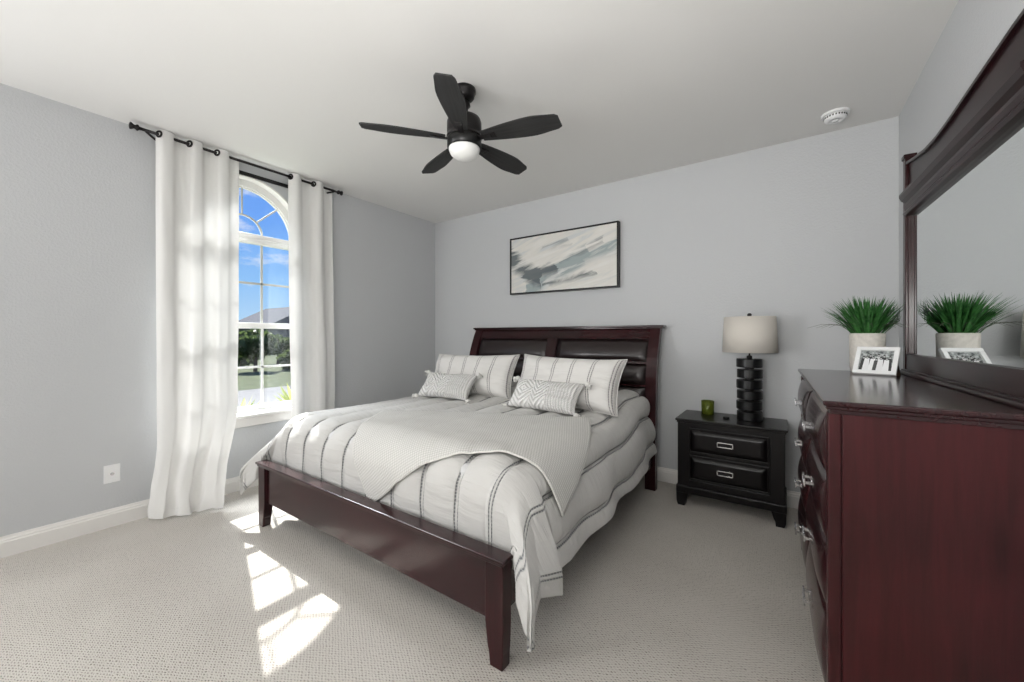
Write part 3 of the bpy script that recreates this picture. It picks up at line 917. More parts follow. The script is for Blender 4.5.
# ------------------------------------------------ throw (flat corner coordinates on the comforter)
TL_, TR_, BL_, BR_ = Vector((-2.25, 1.70)), Vector((-1.03, 2.36)), Vector((-1.80, 0.975)), Vector((-0.665, 1.56))
def throw_uv(a, b):
    p = TL_.lerp(TR_, a).lerp(BL_.lerp(BR_, a), b)
    p = p + Vector((-0.16, 0.60)).normalized() * (0.10 * math.sin(PI * a) * b)       # lower edge bows up
    p = p + Vector((0.02, -0.02)) * math.sin(PI * b) * (1 - a)
    return p
def throw_pt(a, b):
    p = throw_uv(a, b)
    q = drape(p.x, p.y, 0.010, 0.006, False)
    n = 0.004 * noise.noise((a * 9, b * 7, 0.4)) + 0.006 * max(0, math.sin(a * 40)) * sst(0.75, 1, b)
    return q + Vector((0, -0.3, 1)).normalized() * (n + 0.004)
thr = thing('throw_blanket', 'cream waffle-knit throw laid across the foot of the bed', 'throw', (-1.5, 1.75, 0.74))
bm = bmesh.new()
grid(bm, 170, 110, throw_pt, lambda a, b: (a * 1.45, b * 0.95))
o = finish(bm, 'knit_cloth', M_THROW, thr, True, auto=False)
sm = o.modifiers.new('thickness', 'SOLIDIFY'); sm.thickness = 0.008; sm.offset = 0
bm = bmesh.new()
edge = [throw_pt(i / 90, 1.0) for i in range(91)] + [throw_pt(1.0, 1 - i / 60) for i in range(1, 61)]
edge2 = [throw_pt(0.0, i / 60) for i in range(61)]
tube(bm, edge, 0.0045, 6); tube(bm, edge2, 0.0045, 6)
finish(bm, 'hem', M_THROWEDGE, thr, True)

# ------------------------------------------------ pillows
def pillow_mesh(w, h, tk, seed, uvw, droop=0.0):
    bm = bmesh.new()
    uvl = bm.loops.layers.uv.verify()
    N, K = 44, 30
    def side(sg):
        def fn(i, j):
            a, b = 2 * i - 1, 2 * j - 1
            x = w / 2 * a * (1 - 0.075 * (1 - b * b)); z = h / 2 * b * (1 - 0.11 * (1 - a * a))
            th = tk / 2 * (max(0, (1 - a ** 4)) * max(0, (1 - b ** 4))) ** 0.55
            th *= 1 + 0.16 * noise.noise((a * 1.6 + seed, b * 1.6, sg))
            wr = (0.009 * noise.noise((a * 4 + seed, b * 4, sg * 3)) + 0.004 * noise.noise((a * 9 + seed, b * 9, sg * 3))) * (1 - max(abs(a), abs(b)) ** 6)
            z -= droop * (1 - abs(a)) * 0.5 * (b > 0) * b
            y = sg * (th + wr)
            return Vector((x, y, z))
        return fn
    for sg in (-1, 1):
        grid(bm, N, K, side(sg), lambda i, j: uvw(i, j), flip=(sg > 0))
    bmesh.ops.remove_doubles(bm, verts=bm.verts, dist=1e-4)
    return bm
def put_pillow(name, label, group, w, h, tk, loc, lean, yaw, roll, m, seed, uvw, tassels=False, cat='pillow', piping=None):
    t = thing(name, label, cat, loc, 0, group)
    M = Matrix.Rotation(R(yaw), 4, 'Z') @ Matrix.Rotation(R(-lean), 4, 'X') @ Matrix.Rotation(R(roll), 4, 'Y') @ Matrix.Translation((0, 0, h / 2))
    bm = pillow_mesh(w, h, tk, seed, uvw); bm.transform(M)
    finish(bm, 'cushion', m, t, True, world=False)
    if piping:
        bm = bmesh.new()
        pts = []
        for i in range(81):
            q = i / 80 * 4
            e_ = int(q) % 4; f = q - int(q)
            a, b = [(-1 + 2 * f, -1), (1, -1 + 2 * f), (1 - 2 * f, 1), (-1, 1 - 2 * f)][e_]
            pts.append(M @ Vector((w / 2 * a * (1 - 0.075 * (1 - b * b)), 0, h / 2 * b * (1 - 0.11 * (1 - a * a)))))
        tube(bm, pts, 0.004, 6)
        finish(bm, 'piping', piping, t, True, world=False)
    if tassels:
        for cx, cz in ((-1, -1), (1, -1), (-1, 1), (1, 1)):
            bm = bmesh.new()
            c = Vector((cx * (w / 2 + 0.012), 0, cz * (h / 2 + 0.002)))
            rnd = random.Random(seed * 10 + cx * 3 + cz)
            bmesh.ops.create_icosphere(bm, subdivisions=2, radius=0.019, matrix=Matrix.Translation(c))
            for k_ in range(16):
                d = Vector((cx * rnd.uniform(0.1, 1), rnd.uniform(-.7, .7), rnd.uniform(-1, 0.2))).normalized()
                tube(bm, [c + d * 0.010, c + d * 0.026 + Vector((0, 0, -0.002)), c + d * 0.036 + Vector((0, 0, -0.008))], 0.0035, 5)
            bm.transform(M)
            finish(bm, 'tassel', M_TASSEL, t, True, world=False)
    return t
G = 'pillows along the headboard'
put_pillow('pillow_sham', 'large striped pillow on the side of the bed nearer the window', G, 0.92, 0.40, 0.24, (-2.32, 2.63, 0.745), 24, 3, -1, M_SHAM, 1.7, lambda i, j: (i * 0.92 + 0.05, j * 0.4), piping=M_SHAM)
put_pillow('pillow_sham', 'large striped pillow on the side of the bed nearer the nightstand', G, 0.88, 0.41, 0.24, (-1.365, 2.59, 0.745), 24, -1, 1, M_SHAM, 4.4, lambda i, j: (i * 0.88 + 0.11, j * 0.4), piping=M_SHAM)
put_pillow('lumbar_pillow', 'small tufted tasselled cushion in front of the window-side striped pillow', 'small tufted cushions', 0.56, 0.245, 0.13, (-2.39, 2.385, 0.755), 38, 2, 0, M_LUMBAR, 2.9, lambda i, j: (i, j), True, 'cushion')
put_pillow('lumbar_pillow', 'small tufted tasselled cushion in front of the nightstand-side striped pillow', 'small tufted cushions', 0.58, 0.245, 0.13, (-1.43, 2.385, 0.755), 38, -4, 0, M_LUMBAR, 6.1, lambda i, j: (i, j), True, 'cushion')

# ================================================================== NIGHTSTAND
NX0, NX1, NY0, NY1, NZ = -0.675, 0.0, 3.19, 3.588, 0.656
ns = thing('nightstand', 'black two-drawer nightstand with rectangular nickel pulls beside the bed', 'nightstand', ((NX0 + NX1) / 2, 3.39, 0))
bm = bmesh.new()
box(bm, NX0, NX1, NY0 + 0.012, NY1, 0.15, NZ - 0.03, 0.003)
for x in (NX0, NX1 - 0.085):
    box(bm, x, x + 0.085, NY0, NY0 + 0.02, 0.15, NZ - 0.03, 0.003)
box(bm, NX0 + 0.08, NX1 - 0.08, NY0, NY0 + 0.02, 0.595, NZ - 0.03, 0.002)
box(bm, NX0 + 0.08, NX1 - 0.08, NY0, NY0 + 0.02, 0.15, 0.195, 0.002)
finish(bm, 'body', M_ESPR, ns)
bm = bmesh.new()
box(bm, NX0 - 0.015, NX1 + 0.015, NY0 - 0.018, NY1 + 0.002, NZ - 0.018, NZ, 0.005)
box(bm, NX0 - 0.006, NX1 + 0.006, NY0 - 0.008, NY1 + 0.002, NZ - 0.032, NZ - 0.018, 0.003)
finish(bm, 'top', M_ESPR, ns)
bm = bmesh.new()
box(bm, NX0 - 0.010, NX1 + 0.010, NY0 - 0.012, NY1, 0.095, 0.150, 0.006)
finish(bm, 'plinth', M_ESPR, ns)
for (x, sx) in ((NX0 - 0.008, 1), (NX1 + 0.008, -1)):
    for y0 in (NY0 - 0.010, NY1 - 0.085):
        bm = bmesh.new()
        prism(bm, [(x, 0.095), (x + sx * 0.085, 0.095), (x + sx * 0.074, 0.055), (x + sx * 0.062, 0.03), (x + sx * 0.060, 0.0), (x + sx * 0.012, 0.0), (x + sx * 0.002, 0.03)], 'Y', y0, y0 + 0.075)
        bmesh.ops.recalc_face_normals(bm, faces=bm.faces)
        finish(bm, 'foot', M_ESPR, ns)
def drawer_front_xz(parent, x0, x1, z0, z1, yf, depth, m, mold):
    """front facing -Y with bevelled raised field"""
    bm = bmesh.new()
    def fn(a, b):
        A_, B_ = abs(2 * a - 1), abs(2 * b - 1)
        W_, H_ = (x1 - x0), (z1 - z0)
        da = (1 - A_) * W_ / 2; db = (1 - B_) * H_ / 2
        p = min(1.0, min(da / 0.035, db / 0.035)); p = math.sin(p * PI / 2)
        return Vector((lerp(x0, x1, a), yf - depth * p, lerp(z0, z1, b)))
    grid(bm, 41, 21, fn)
    d = finish(bm, 'drawer', m, parent, True)
    bm = bmesh.new()
    s_ = 0.010
    box(bm, x0 - s_, x1 + s_, yf - 0.010, yf + 0.004, z1 - 0.001, z1 + s_, 0.003); box(bm, x0 - s_, x1 + s_, yf - 0.010, yf + 0.004, z0 - s_, z0 + 0.001, 0.003)
    box(bm, x0 - s_, x0 + 0.001, yf - 0.010, yf + 0.004, z0, z1, 0.003); box(bm, x1 - 0.001, x1 + s_, yf - 0.010, yf + 0.004, z0, z1, 0.003)
    finish(bm, 'drawer_frame', mold, d)
    return d
for (z0, z1) in ((0.415, 0.578), (0.212, 0.375)):
    x0, x1 = NX0 + 0.088, NX1 - 0.098
    d = drawer_front_xz(ns, x0, x1, z0, z1, NY0 + 0.008, 0.018, M_ESPR, M_ESPR)
    zc, xc = (z0 + z1) / 2, (x0 + x1) / 2 - 0.01
    bm = bmesh.new()
    w, h, b_ = 0.052, 0.019, 0.007
    y0, y1 = NY0 - 0.026, NY0 - 0.009
    box(bm, xc - w, xc + w, y0, y0 + 0.008, zc + h - b_, zc + h, 0.001); box(bm, xc - w, xc + w, y0, y0 + 0.008, zc - h, zc - h + b_, 0.001)
    box(bm, xc - w, xc - w + b_, y0, y0 + 0.008, zc - h, zc + h, 0.001); box(bm, xc + w - b_, xc + w, y0, y0 + 0.008, zc - h, zc + h, 0.001)
    box(bm, xc - w + 0.001, xc - w + b_, y0 + 0.004, y1, zc - 0.004, zc + 0.004); box(bm, xc + w - b_, xc + w - 0.001, y0 + 0.004, y1, zc - 0.004, zc + 0.004)
    finish(bm, 'pull', M_CHROME, d)

# ---- lamp
LX, LY = -0.219, 3.425
lamp = thing('table_lamp', 'table lamp with stacked black discs and a linen drum shade', 'lamp', (LX, LY, NZ))
z = NZ
for i in range(6):
    bm = bmesh.new()
    ox = 0.0015 * (-1) ** i
    lathe(bm, [(0.080, z), (0.0845, z + 0.004), (0.0845, z + 0.060), (0.080, z + 0.064)], 36, (LX + ox, LY, 0))
    finish(bm, 'disc', M_BLACK, lamp)
    z += 0.064
    if i < 5:
        bm = bmesh.new(); lathe(bm, [(0.030, z), (0.030, z + 0.014)], 24, (LX, LY, 0)); finish(bm, 'spacer', M_DKMET, lamp)
        z += 0.014
zt = z
bm = bmesh.new(); lathe(bm, [(0.018, zt), (0.018, zt + 0.022), (0.006, zt + 0.026), (0.006, zt + 0.30)], 16, (LX, LY, 0)); finish(bm, 'stem', M_DKMET, lamp, True)
sz0, sz1, r0, r1 = 1.158, 1.422, 0.180, 0.168
bm = bmesh.new()
lathe(bm, [(r0, sz0), (r1, sz1), (r1 - 0.003, sz1), (r0 - 0.003, sz0), (r0, sz0)], 48, (LX, LY, 0), cap=False)
bmesh.ops.remove_doubles(bm, verts=bm.verts, dist=1e-5)
finish(bm, 'lamp_shade', M_SHADE, lamp, True)
bm = bmesh.new()
for k_ in range(3):
    a = R(120 * k_)
    tube(bm, [(LX, LY, sz1 - 0.012), (LX + (r1 - 0.002) * math.cos(a), LY + (r1 - 0.002) * math.sin(a), sz1 - 0.004)], 0.002, 6)
finish(bm, 'shade_spider', M_DKMET, lamp)
bm = bmesh.new(); lathe(bm, [(0.006, sz1 - 0.015), (0.006, sz1 + 0.004), (0.014, sz1 + 0.008), (0.016, sz1 + 0.018), (0.010, sz1 + 0.027), (0.001, sz1 + 0.029)], 16, (LX, LY, 0)); finish(bm, 'finial', M_DKMET, lamp, True)

# ---- candle
m, nt, b = new_mat('green_glass')
b.inputs['Base Color'].default_value = (0.20, 0.25, 0.03, 1); b.inputs['Roughness'].default_value = 0.08
b.inputs['Transmission Weight'].default_value = 0.55; b.inputs['IOR'].default_value = 1.3
M_GREEN = m
M_WAX = simple('olive_wax', (0.16, 0.20, 0.03), 0.5)
cx, cy = -0.508, 3.47
can = thing('candle_jar', 'small olive-green glass candle on the nightstand', 'candle', (cx, cy, NZ))
bm = bmesh.new(); lathe(bm, [(0.041, NZ), (0.045, NZ + 0.004), (0.047, NZ + 0.108), (0.0445, NZ + 0.108), (0.038, NZ + 0.010), (0.002, NZ + 0.008)], 32, (cx, cy, 0)); finish(bm, 'glass_jar', M_GREEN, can, True)
bm = bmesh.new(); lathe(bm, [(0.036, NZ + 0.011), (0.038, NZ + 0.055), (0.003, NZ + 0.053)], 32, (cx, cy, 0)); finish(bm, 'wax', M_WAX, can, True)
bm = bmesh.new(); tube(bm, [(cx, cy, NZ + 0.05), (cx, cy, NZ + 0.066)], 0.0015, 6); finish(bm, 'wick', M_BLACK, can)
bm = bmesh.new()
lathe(bm, [(0.020, NZ), (0.022, NZ + 0.004), (0.022, NZ + 0.012), (0.018, NZ + 0.016), (0.002, NZ + 0.017)], 24, (-0.365, 3.36, 0))
tag(finish(bm, 'charging_puck', M_BLACK, None, True), 'small black disc on the nightstand between the candle and the lamp', 'disc')

# ================================================================== DRESSER (local frame: x depth, y length)
DROT = R(1.3)
DO = (0.100, 1.560, 0.0)
DZ, DL, DD = 1.080, 1.41, 0.510
dr = thing('dresser', 'dark cherry dresser with a polished top along the right wall', 'dresser', DO, DROT)
def loc_fin(bm, name, m, p, smooth=False): return finish(bm, name, m, p, smooth, world=False)
bm = bmesh.new()
box(bm, 0.030, DD, 0.022, DL - 0.022, 0.06, DZ - 0.040, 0.003)          # carcass
loc_fin(bm, 'carcass', M_CHERRY_Z, dr)
for y in (0.014, DL - 0.034):
    bm = bmesh.new(); box(bm, 0.045, DD - 0.002, y, y + 0.020, 0.09, DZ - 0.040, 0.002)
    loc_fin(bm, 'side_panel', M_CHERRY_Z, dr)
for y in (0.012, DL - 0.012 - 0.045):
    bm = bmesh.new()
    box(bm, 0.010, 0.042, y, y + 0.045, 0.0, DZ - 0.040, 0.004)
    loc_fin(bm, 'corner_stile', M_CHERRY_Z, dr)
for y in (0.014, DL - 0.064):
    bm = bmesh.new(); box(bm, DD - 0.06, DD, y, y + 0.05, 0.0, 0.10, 0.003); loc_fin(bm, 'foot', M_CHERRY_Z, dr)
bm = bmesh.new()   # moulded top
box(bm, -0.004, DD + 0.002, -0.010, DL + 0.010, DZ - 0.016, DZ, 0.005, 3)
box(bm, 0.004, DD, 0.000, DL, DZ - 0.028, DZ - 0.015, 0.004)
box(bm, 0.014, DD, 0.008, DL - 0.008, DZ - 0.042, DZ - 0.027, 0.003)
loc_fin(bm, 'top', M_CHERRY_Y, dr)
bm = bmesh.new(); box(bm, 0.020, 0.040, 0.05, DL - 0.05, 0.05, 0.11, 0.004); loc_fin(bm, 'apron', M_CHERRY_Y, dr)
rz = [(0.825, 1.030), (0.612, 0.815), (0.400, 0.602), (0.125, 0.390)]
rz = [(0.828, 1.030), (0.610, 0.816), (0.398, 0.598), (0.120, 0.386)]
M_DRW = wood('cherry_wood_drawer', (0.014, 0.0035, 0.0045), (0.042, 0.009, 0.010), 0.22, 'Y', 0.4)
bm = bmesh.new()
for (z0, z1) in rz:
    box(bm, 0.018, 0.040, 0.05, DL - 0.05, z0 - 0.013, z0 - 0.003, 0.001)
loc_fin(bm, 'drawer_divider', M_CHERRY_Y, dr)
for ri, (z0, z1) in enumerate(rz):
    for (y0, y1) in ((0.062, DL / 2 - 0.008), (DL / 2 + 0.008, DL - 0.062)):
        bm = bmesh.new()
        def fn(a, b, y0=y0, y1=y1, z0=z0, z1=z1):
            A_, B_ = 2 * a - 1, 2 * b - 1
            da = (1 - abs(A_)) * (y1 - y0) / 2; db = (1 - abs(B_)) * (z1 - z0) / 2
            rim = sst(0, 0.012, min(da, db))
            bulge = (max(0, 1 - abs(B_) ** 2.2)) * (max(0, 1 - abs(A_) ** 7))
            return Vector((0.022 - 0.010 * rim - 0.026 * bulge, lerp(y0, y1, a), lerp(z0, z1, b)))
        grid(bm, 41, 21, fn)
        d = loc_fin(bm, 'drawer', M_DRW, dr, True)
        bm = bmesh.new()
        yc, zc = (y0 + y1) / 2, (z0 + z1) / 2
        hw, hh, bb = 0.045, 0.016, 0.006
        xf = -0.034
        box(bm, xf, xf + 0.006, yc - hw, yc + hw, zc + hh - bb, zc + hh, 0.001); box(bm, xf, xf + 0.006, yc - hw, yc + hw, zc - hh, zc - hh + bb, 0.001)
        box(bm, xf, xf + 0.006, yc - hw, yc - hw + bb, zc - hh, zc + hh, 0.001); box(bm, xf, xf + 0.006, yc + hw - bb, yc + hw, zc - hh, zc + hh, 0.001)
        for yy in (yc - hw + 0.001, yc + hw - bb):
            box(bm, xf + 0.003, -0.008, yy, yy + bb - 0.001, zc - 0.005, zc + 0.005)
        loc_fin(bm, 'pull', M_CHROME, d)

M_CROWN = wood('dark_cherry_crown', (0.008, 0.003, 0.0035), (0.022, 0.006, 0.007), 0.33, 'Y', 0.05)
# ---- mirror standing on the dresser
mir = thing('dresser_mirror', 'large dark cherry framed mirror with a curved crown standing on the dresser', 'mirror', DO, DROT)
M_MIR = simple('mirror_glass', (0.84, 0.87, 0.865), 0.0, metal=1.0)
mx0, mxg, mx1 = 0.448, 0.471, 0.492
my0, my1, pw = 0.045, 1.350, 0.042
gz0, gz1 = 1.185, 1.920
for (a, b, tp) in ((my0, my0 + pw, 2.235), (my1 - pw, my1, 2.235)):
    bm = bmesh.new()
    far = a > 0.5
    box(bm, mx0, mx1, a, b, DZ, tp - 0.02, 0.004)
    box(bm, mx0 - 0.006, mx1 + 0.002, a - 0.004, b + 0.004, tp - 0.022, tp, 0.004)
    yi = a if far else b
    box(bm, mx0 + 0.010, mxg + 0.004, yi - 0.006, yi + 0.006, gz0, gz1 + 0.02, 0.004)
    loc_fin(bm, 'frame_post', M_CHERRY_P, mir)
bm = bmesh.new()
box(bm, mx0 + 0.004, mx1, my0 + pw, my1 - pw, DZ, gz0, 0.003)
box(bm, mx0 - 0.018, mx1, my0, my1, DZ, DZ + 0.018, 0.006)
box(bm, mx0 - 0.010, mx1, my0 + 0.01, my1 - 0.01, DZ + 0.018, DZ + 0.026, 0.003)
loc_fin(bm, 'bottom_rail', M_CROWN, mir)
cr = [(1.62, 2.197), (1.76, 2.192), (2.05, 2.168), (2.27, 2.148), (2.42, 2.140), (2.57, 2.146), (2.72, 2.168), (2.87, 2.195), (2.95, 2.20)]
def crown_z(y):
    yw = y + DO[1]
    for (a, za), (b, zb) in zip(cr, cr[1:]):
        if yw <= b: return lerp(za, zb, max(0, (yw - a) / (b - a)))
    return cr[-1][1]
bm = bmesh.new()
n = 40
poly = [(my0 + pw * 0.5, gz1)] + [(lerp(my0 + pw * 0.5, my1 - pw * 0.5, i / n), crown_z(lerp(my0 + pw * 0.5, my1 - pw * 0.5, i / n))) for i in range(n + 1)] + [(my1 - pw * 0.5, gz1)]
prism(bm, poly, 'X', mx0 + 0.014, mx1)
bmesh.ops.recalc_face_normals(bm, faces=bm.faces)
loc_fin(bm, 'crown_board', M_CROWN, mir)
bm = bmesh.new()
ya, yb_ = my0 + pw, my1 - pw
prof = [(dx, 1.907 + (z - 1.872) * 0.80) for dx, z in [(0.014, 1.872), (-0.004, 1.876), (-0.010, 1.890), (-0.004, 1.904), (0.006, 1.908), (0.000, 1.916), (-0.006, 1.935), (-0.006, 1.950), (0.000, 1.958), (-0.016, 1.975), (-0.024, 2.000), (-0.024, 2.016), (-0.012, 2.022), (-0.012, 2.030), (0.000, 2.036), (0.014, 2.040)]]
prism(bm, [(mx0 + dx, z) for dx, z in prof] + [(mx0 + 0.03, prof[-1][1]), (mx0 + 0.03, prof[0][1])], 'Y', ya, yb_)
bmesh.ops.recalc_face_normals(bm, faces=bm.faces)
loc_fin(bm, 'crown_moulding', M_CROWN, mir)
bm = bmesh.new()
for i in range(n):
    y0, y1 = lerp(ya, yb_, i / n), lerp(ya, yb_, (i + 1) / n)
    z0, z1 = crown_z(y0), crown_z(y1)
    A = [bm.verts.new(p) for p in ((mx0 + 0.002, y0, z0 - 0.014), (mx0 + 0.002, y0, z0), (mx1, y0, z0), (mx1, y0, z0 - 0.014))]
    B = [bm.verts.new(p) for p in ((mx0 + 0.002, y1, z1 - 0.014), (mx0 + 0.002, y1, z1), (mx1, y1, z1), (mx1, y1, z1 - 0.014))]
    for q in range(4):
        w = (q + 1) % 4; bm.faces.new((A[q], A[w], B[w], B[q]))
bmesh.ops.remove_doubles(bm, verts=bm.verts, dist=1e-5)
loc_fin(bm, 'crown_lip', M_CROWN, mir)
bm = bmesh.new(); box(bm, mxg, mxg + 0.004, ya - 0.005, yb_ + 0.005, gz0 - 0.005, gz1 + 0.01)
loc_fin(bm, 'mirror_glass', M_MIR, mir)

# ---- potted grass plant
def wpt(px, py, z):   # helper only for local notes
    return None
PXc, PYc = 0.370, 2.892
M_POT = simple('speckled_ceramic', (0.60, 0.565, 0.52), 0.75, noise_amt=0.10, noise_scale=60, bump_s=0.4, bump_scale=70)
pl = thing('potted_grass_plant', 'green spiky grass plant in a cream ceramic pot on the dresser', 'potted plant', (PXc, PYc, DZ))
bm = bmesh.new()
pr_, ph = 0.073, 0.215
lathe(bm, [(pr_ - 0.010, DZ), (pr_ - 0.004, DZ + 0.004), (pr_, DZ + 0.03), (pr_ + 0.003, DZ + ph - 0.004), (pr_, DZ + ph), (pr_ - 0.006, DZ + ph - 0.002), (pr_ - 0.008, DZ + ph - 0.025)], 40, (PXc, PYc, 0))
finish(bm, 'pot', M_POT, pl, True)
bm = bmesh.new(); lathe(bm, [(pr_ - 0.008, DZ + ph - 0.03), (pr_ - 0.010, DZ + ph - 0.02), (0.002, DZ + ph - 0.015)], 24, (PXc, PYc, 0))
finish(bm, 'soil', simple('dark_soil', (0.03, 0.022, 0.015), 0.95), pl)
def leaf_mat(name, dark, light):
    m, nt, b = new_mat(name)
    oi = nd(nt, 'TexCoord'); n_ = nd(nt, 'TexNoise', i_Scale=35.0, i_Detail=2.0)
    nt.links.new(oi.outputs['Object'], n_.inputs['Vector'])
    r = ramp(nt, [(0.3, dark), (0.7, light)], n_.outputs['Fac'])
    nt.links.new(r.outputs[0], b.inputs['Base Color'])
    b.inputs['Roughness'].default_value = 0.45
    return m
M_GRASS1 = leaf_mat('grass_blade_green', (0.010, 0.065, 0.012), (0.06, 0.22, 0.05))
def grass_blades(n, base, zb, rad, seed, lmin, lmax, spread, wid):
    bm = bmesh.new(); rnd = random.Random(seed)
    for i in range(n):
        a = rnd.uniform(0, 2 * PI); q = rnd.random() ** 0.6
        el = spread * q * rnd.uniform(0.75, 1.1)      # lean from vertical
        L = rnd.uniform(lmin, lmax) * (0.92 + 0.15 * q)
        d = Vector((math.cos(a), math.sin(a), 0))
        p = Vector(base) + d * rad * q * rnd.uniform(0.3, 1.0); p.z = zb
        side = Vector((-d.y, d.x, 0))
        ang = el * 0.75; N = 7
        pts = []
        for k_ in range(N + 1):
            pts.append((p.copy(), ang))
            p = p + (d * math.sin(ang) + Vector((0, 0, 1)) * math.cos(ang)) * L / N
            ang += el * 0.085
        prev = None
        for k_, (c, an) in enumerate(pts):
            w = wid * (1 - (k_ / N) ** 2.2) + 0.0004
            nrm = (d * math.cos(an) - Vector((0, 0, 1)) * math.sin(an))
            tri = [bm.verts.new(c + side * w), bm.verts.new(c - nrm * w * 0.35), bm.verts.new(c - side * w)]
            if prev:
                for u_ in range(2):
                    bm.faces.new((prev[u_], prev[u_ + 1], tri[u_ + 1], tri[u_]))
            prev = tri
    return bm
g = grass_blades(330, (PXc, PYc, 0), DZ + ph - 0.02, pr_ - 0.010, 5, 0.17, 0.25, 0.92, 0.0055)
for v in g.verts: v.co.x = min(v.co.x, 0.490)
finish(g, 'grass_blades', M_GRASS1, pl, True)
M_STRAND = simple('wispy_stem', (0.10, 0.11, 0.08), 0.6)
bm = bmesh.new(); rnd = random.Random(12)
for a, L in ((200, .20), (215, .17), (190, .23), (170, .16), (20, .13), (300, .20), (320, .15), (270, .14), (0, .10), (240, .16), (35, .12)):
    d = Vector((math.cos(R(a)), math.sin(R(a)), 0)); zb = DZ + ph - 0.01
    c = Vector((PXc, PYc, zb)) + d * 0.04
    tube(bm, [c, c + d * L * 0.35 + Vector((0, 0, 0.055)), c + d * L * 0.7 + Vector((0, 0, 0.062)), c + d * L + Vector((0, 0, 0.040))], [0.0012, 0.0012, 0.001, 0.0006], 5)
finish(bm, 'wispy_stems', M_STRAND, pl, True)

# ---- photo frame leaning back, standing on the dresser
def photo_mat():
    m, nt, b = new_mat('group_photograph')
    uv = nd(nt, 'UVMap'); sp = nd(nt, 'SeparateXYZ'); nt.links.new(uv.outputs[0], sp.inputs[0])
    n_ = nd(nt, 'TexNoise', i_Scale=7.0, i_Detail=3.0); nt.links.new(uv.outputs[0], n_.inputs['Vector'])
    X, Y = sp.outputs['X'], sp.outputs['Y']
    c = ramp(nt, [(0.35, (0.07, 0.08, 0.08)), (0.65, (0.50, 0.52, 0.52))], n_.outputs['Fac']).outputs[0]   # trees behind
    # a row of standing figures: (x, shoulder height, half width, cloth tone)
    for (fx, fy, hw, tone) in ((0.10, 0.60, 0.06, 0.05), (0.30, 0.70, 0.055, 0.05), (0.55, 0.72, 0.05, 0.60), (0.72, 0.68, 0.055, 0.04), (0.90, 0.62, 0.055, 0.05),
                               (0.21, 0.62, 0.075, 0.80), (0.40, 0.60, 0.08, 0.85), (0.50, 0.52, 0.06, 0.08), (0.63, 0.58, 0.075, 0.78), (0.81, 0.56, 0.07, 0.82)):
        ax = math_n(nt, 'ABSOLUTE', math_n(nt, 'SUBTRACT', X, fx))
        below = math_n(nt, 'SUBTRACT', fy, Y)
        wid = math_n(nt, 'MULTIPLY_ADD', below, 0.05, hw)
        body = math_n(nt, 'MULTIPLY', math_n(nt, 'LESS_THAN', ax, wid), math_n(nt, 'GREATER_THAN', below, 0.0))
        dy = math_n(nt, 'MULTIPLY', math_n(nt, 'SUBTRACT', Y, fy + 0.055), 0.55)
        rr = math_n(nt, 'ADD', math_n(nt, 'MULTIPLY', ax, ax), math_n(nt, 'MULTIPLY', dy, dy))
        c = mixc(nt, body, c, (tone, tone, tone * 1.02))
        c = mixc(nt, math_n(nt, 'LESS_THAN', rr, 0.0017), c, (0.03, 0.03, 0.03))
        c = mixc(nt, math_n(nt, 'MULTIPLY', math_n(nt, 'LESS_THAN', rr, 0.0010), math_n(nt, 'LESS_THAN', dy, 0.010)), c, (0.45, 0.45, 0.45))
    nt.links.new(c, b.inputs['Base Color']); b.inputs['Roughness'].default_value = 0.15
    return m
pf = thing('photo_frame', 'white picture frame with a black and white group photo on the dresser', 'photo frame', (0.376, 2.742, DZ))
M_FR = simple('white_frame_lacquer', (0.82, 0.82, 0.82), 0.25)
M_EASEL = wood('brown_easel_wood', (0.05, 0.03, 0.018), (0.11, 0.07, 0.04), 0.5, 'Z', 0.0)
FM = Matrix.Translation((0.368, 2.685, DZ + 0.006)) @ Matrix.Rotation(R(-21), 4, 'Z') @ Matrix.Rotation(R(-33), 4, 'X')
w, h, f = 0.168, 0.160, 0.020
bm = bmesh.new()
box(bm, -w / 2, w / 2, -0.008, 0.010, 0, f, 0.002, M=FM); box(bm, -w / 2, w / 2, -0.008, 0.010, h - f, h, 0.002, M=FM)
box(bm, -w / 2, -w / 2 + f, -0.008, 0.010, f, h - f, 0.002, M=FM); box(bm, w / 2 - f, w / 2, -0.008, 0.010, f, h - f, 0.002, M=FM)
box(bm, -w / 2 + 0.004, w / 2 - 0.004, 0.004, 0.012, 0.004, h - 0.004, M=FM)
finish(bm, 'frame', M_FR, pf)
bm = bmesh.new(); grid(bm, 2, 2, lambda a, b: FM @ Vector((lerp(-w / 2 + f, w / 2 - f, a), 0.002, lerp(f, h - f, b))), lambda a, b: (a, b))
finish(bm, 'photograph', photo_mat(), pf)
bm = bmesh.new()
SM = Matrix.Translation((0.368, 2.685, DZ)) @ Matrix.Rotation(R(-21), 4, 'Z')
prism(bm, [(0.016, 0.0), (0.110, 0.0), (0.056, 0.066)], 'X', 0.062, 0.080)
for v in bm.verts: v.co = SM @ v.co
bmesh.ops.recalc_face_normals(bm, faces=bm.faces)
finish(bm, 'easel_back', M_EASEL, pf)

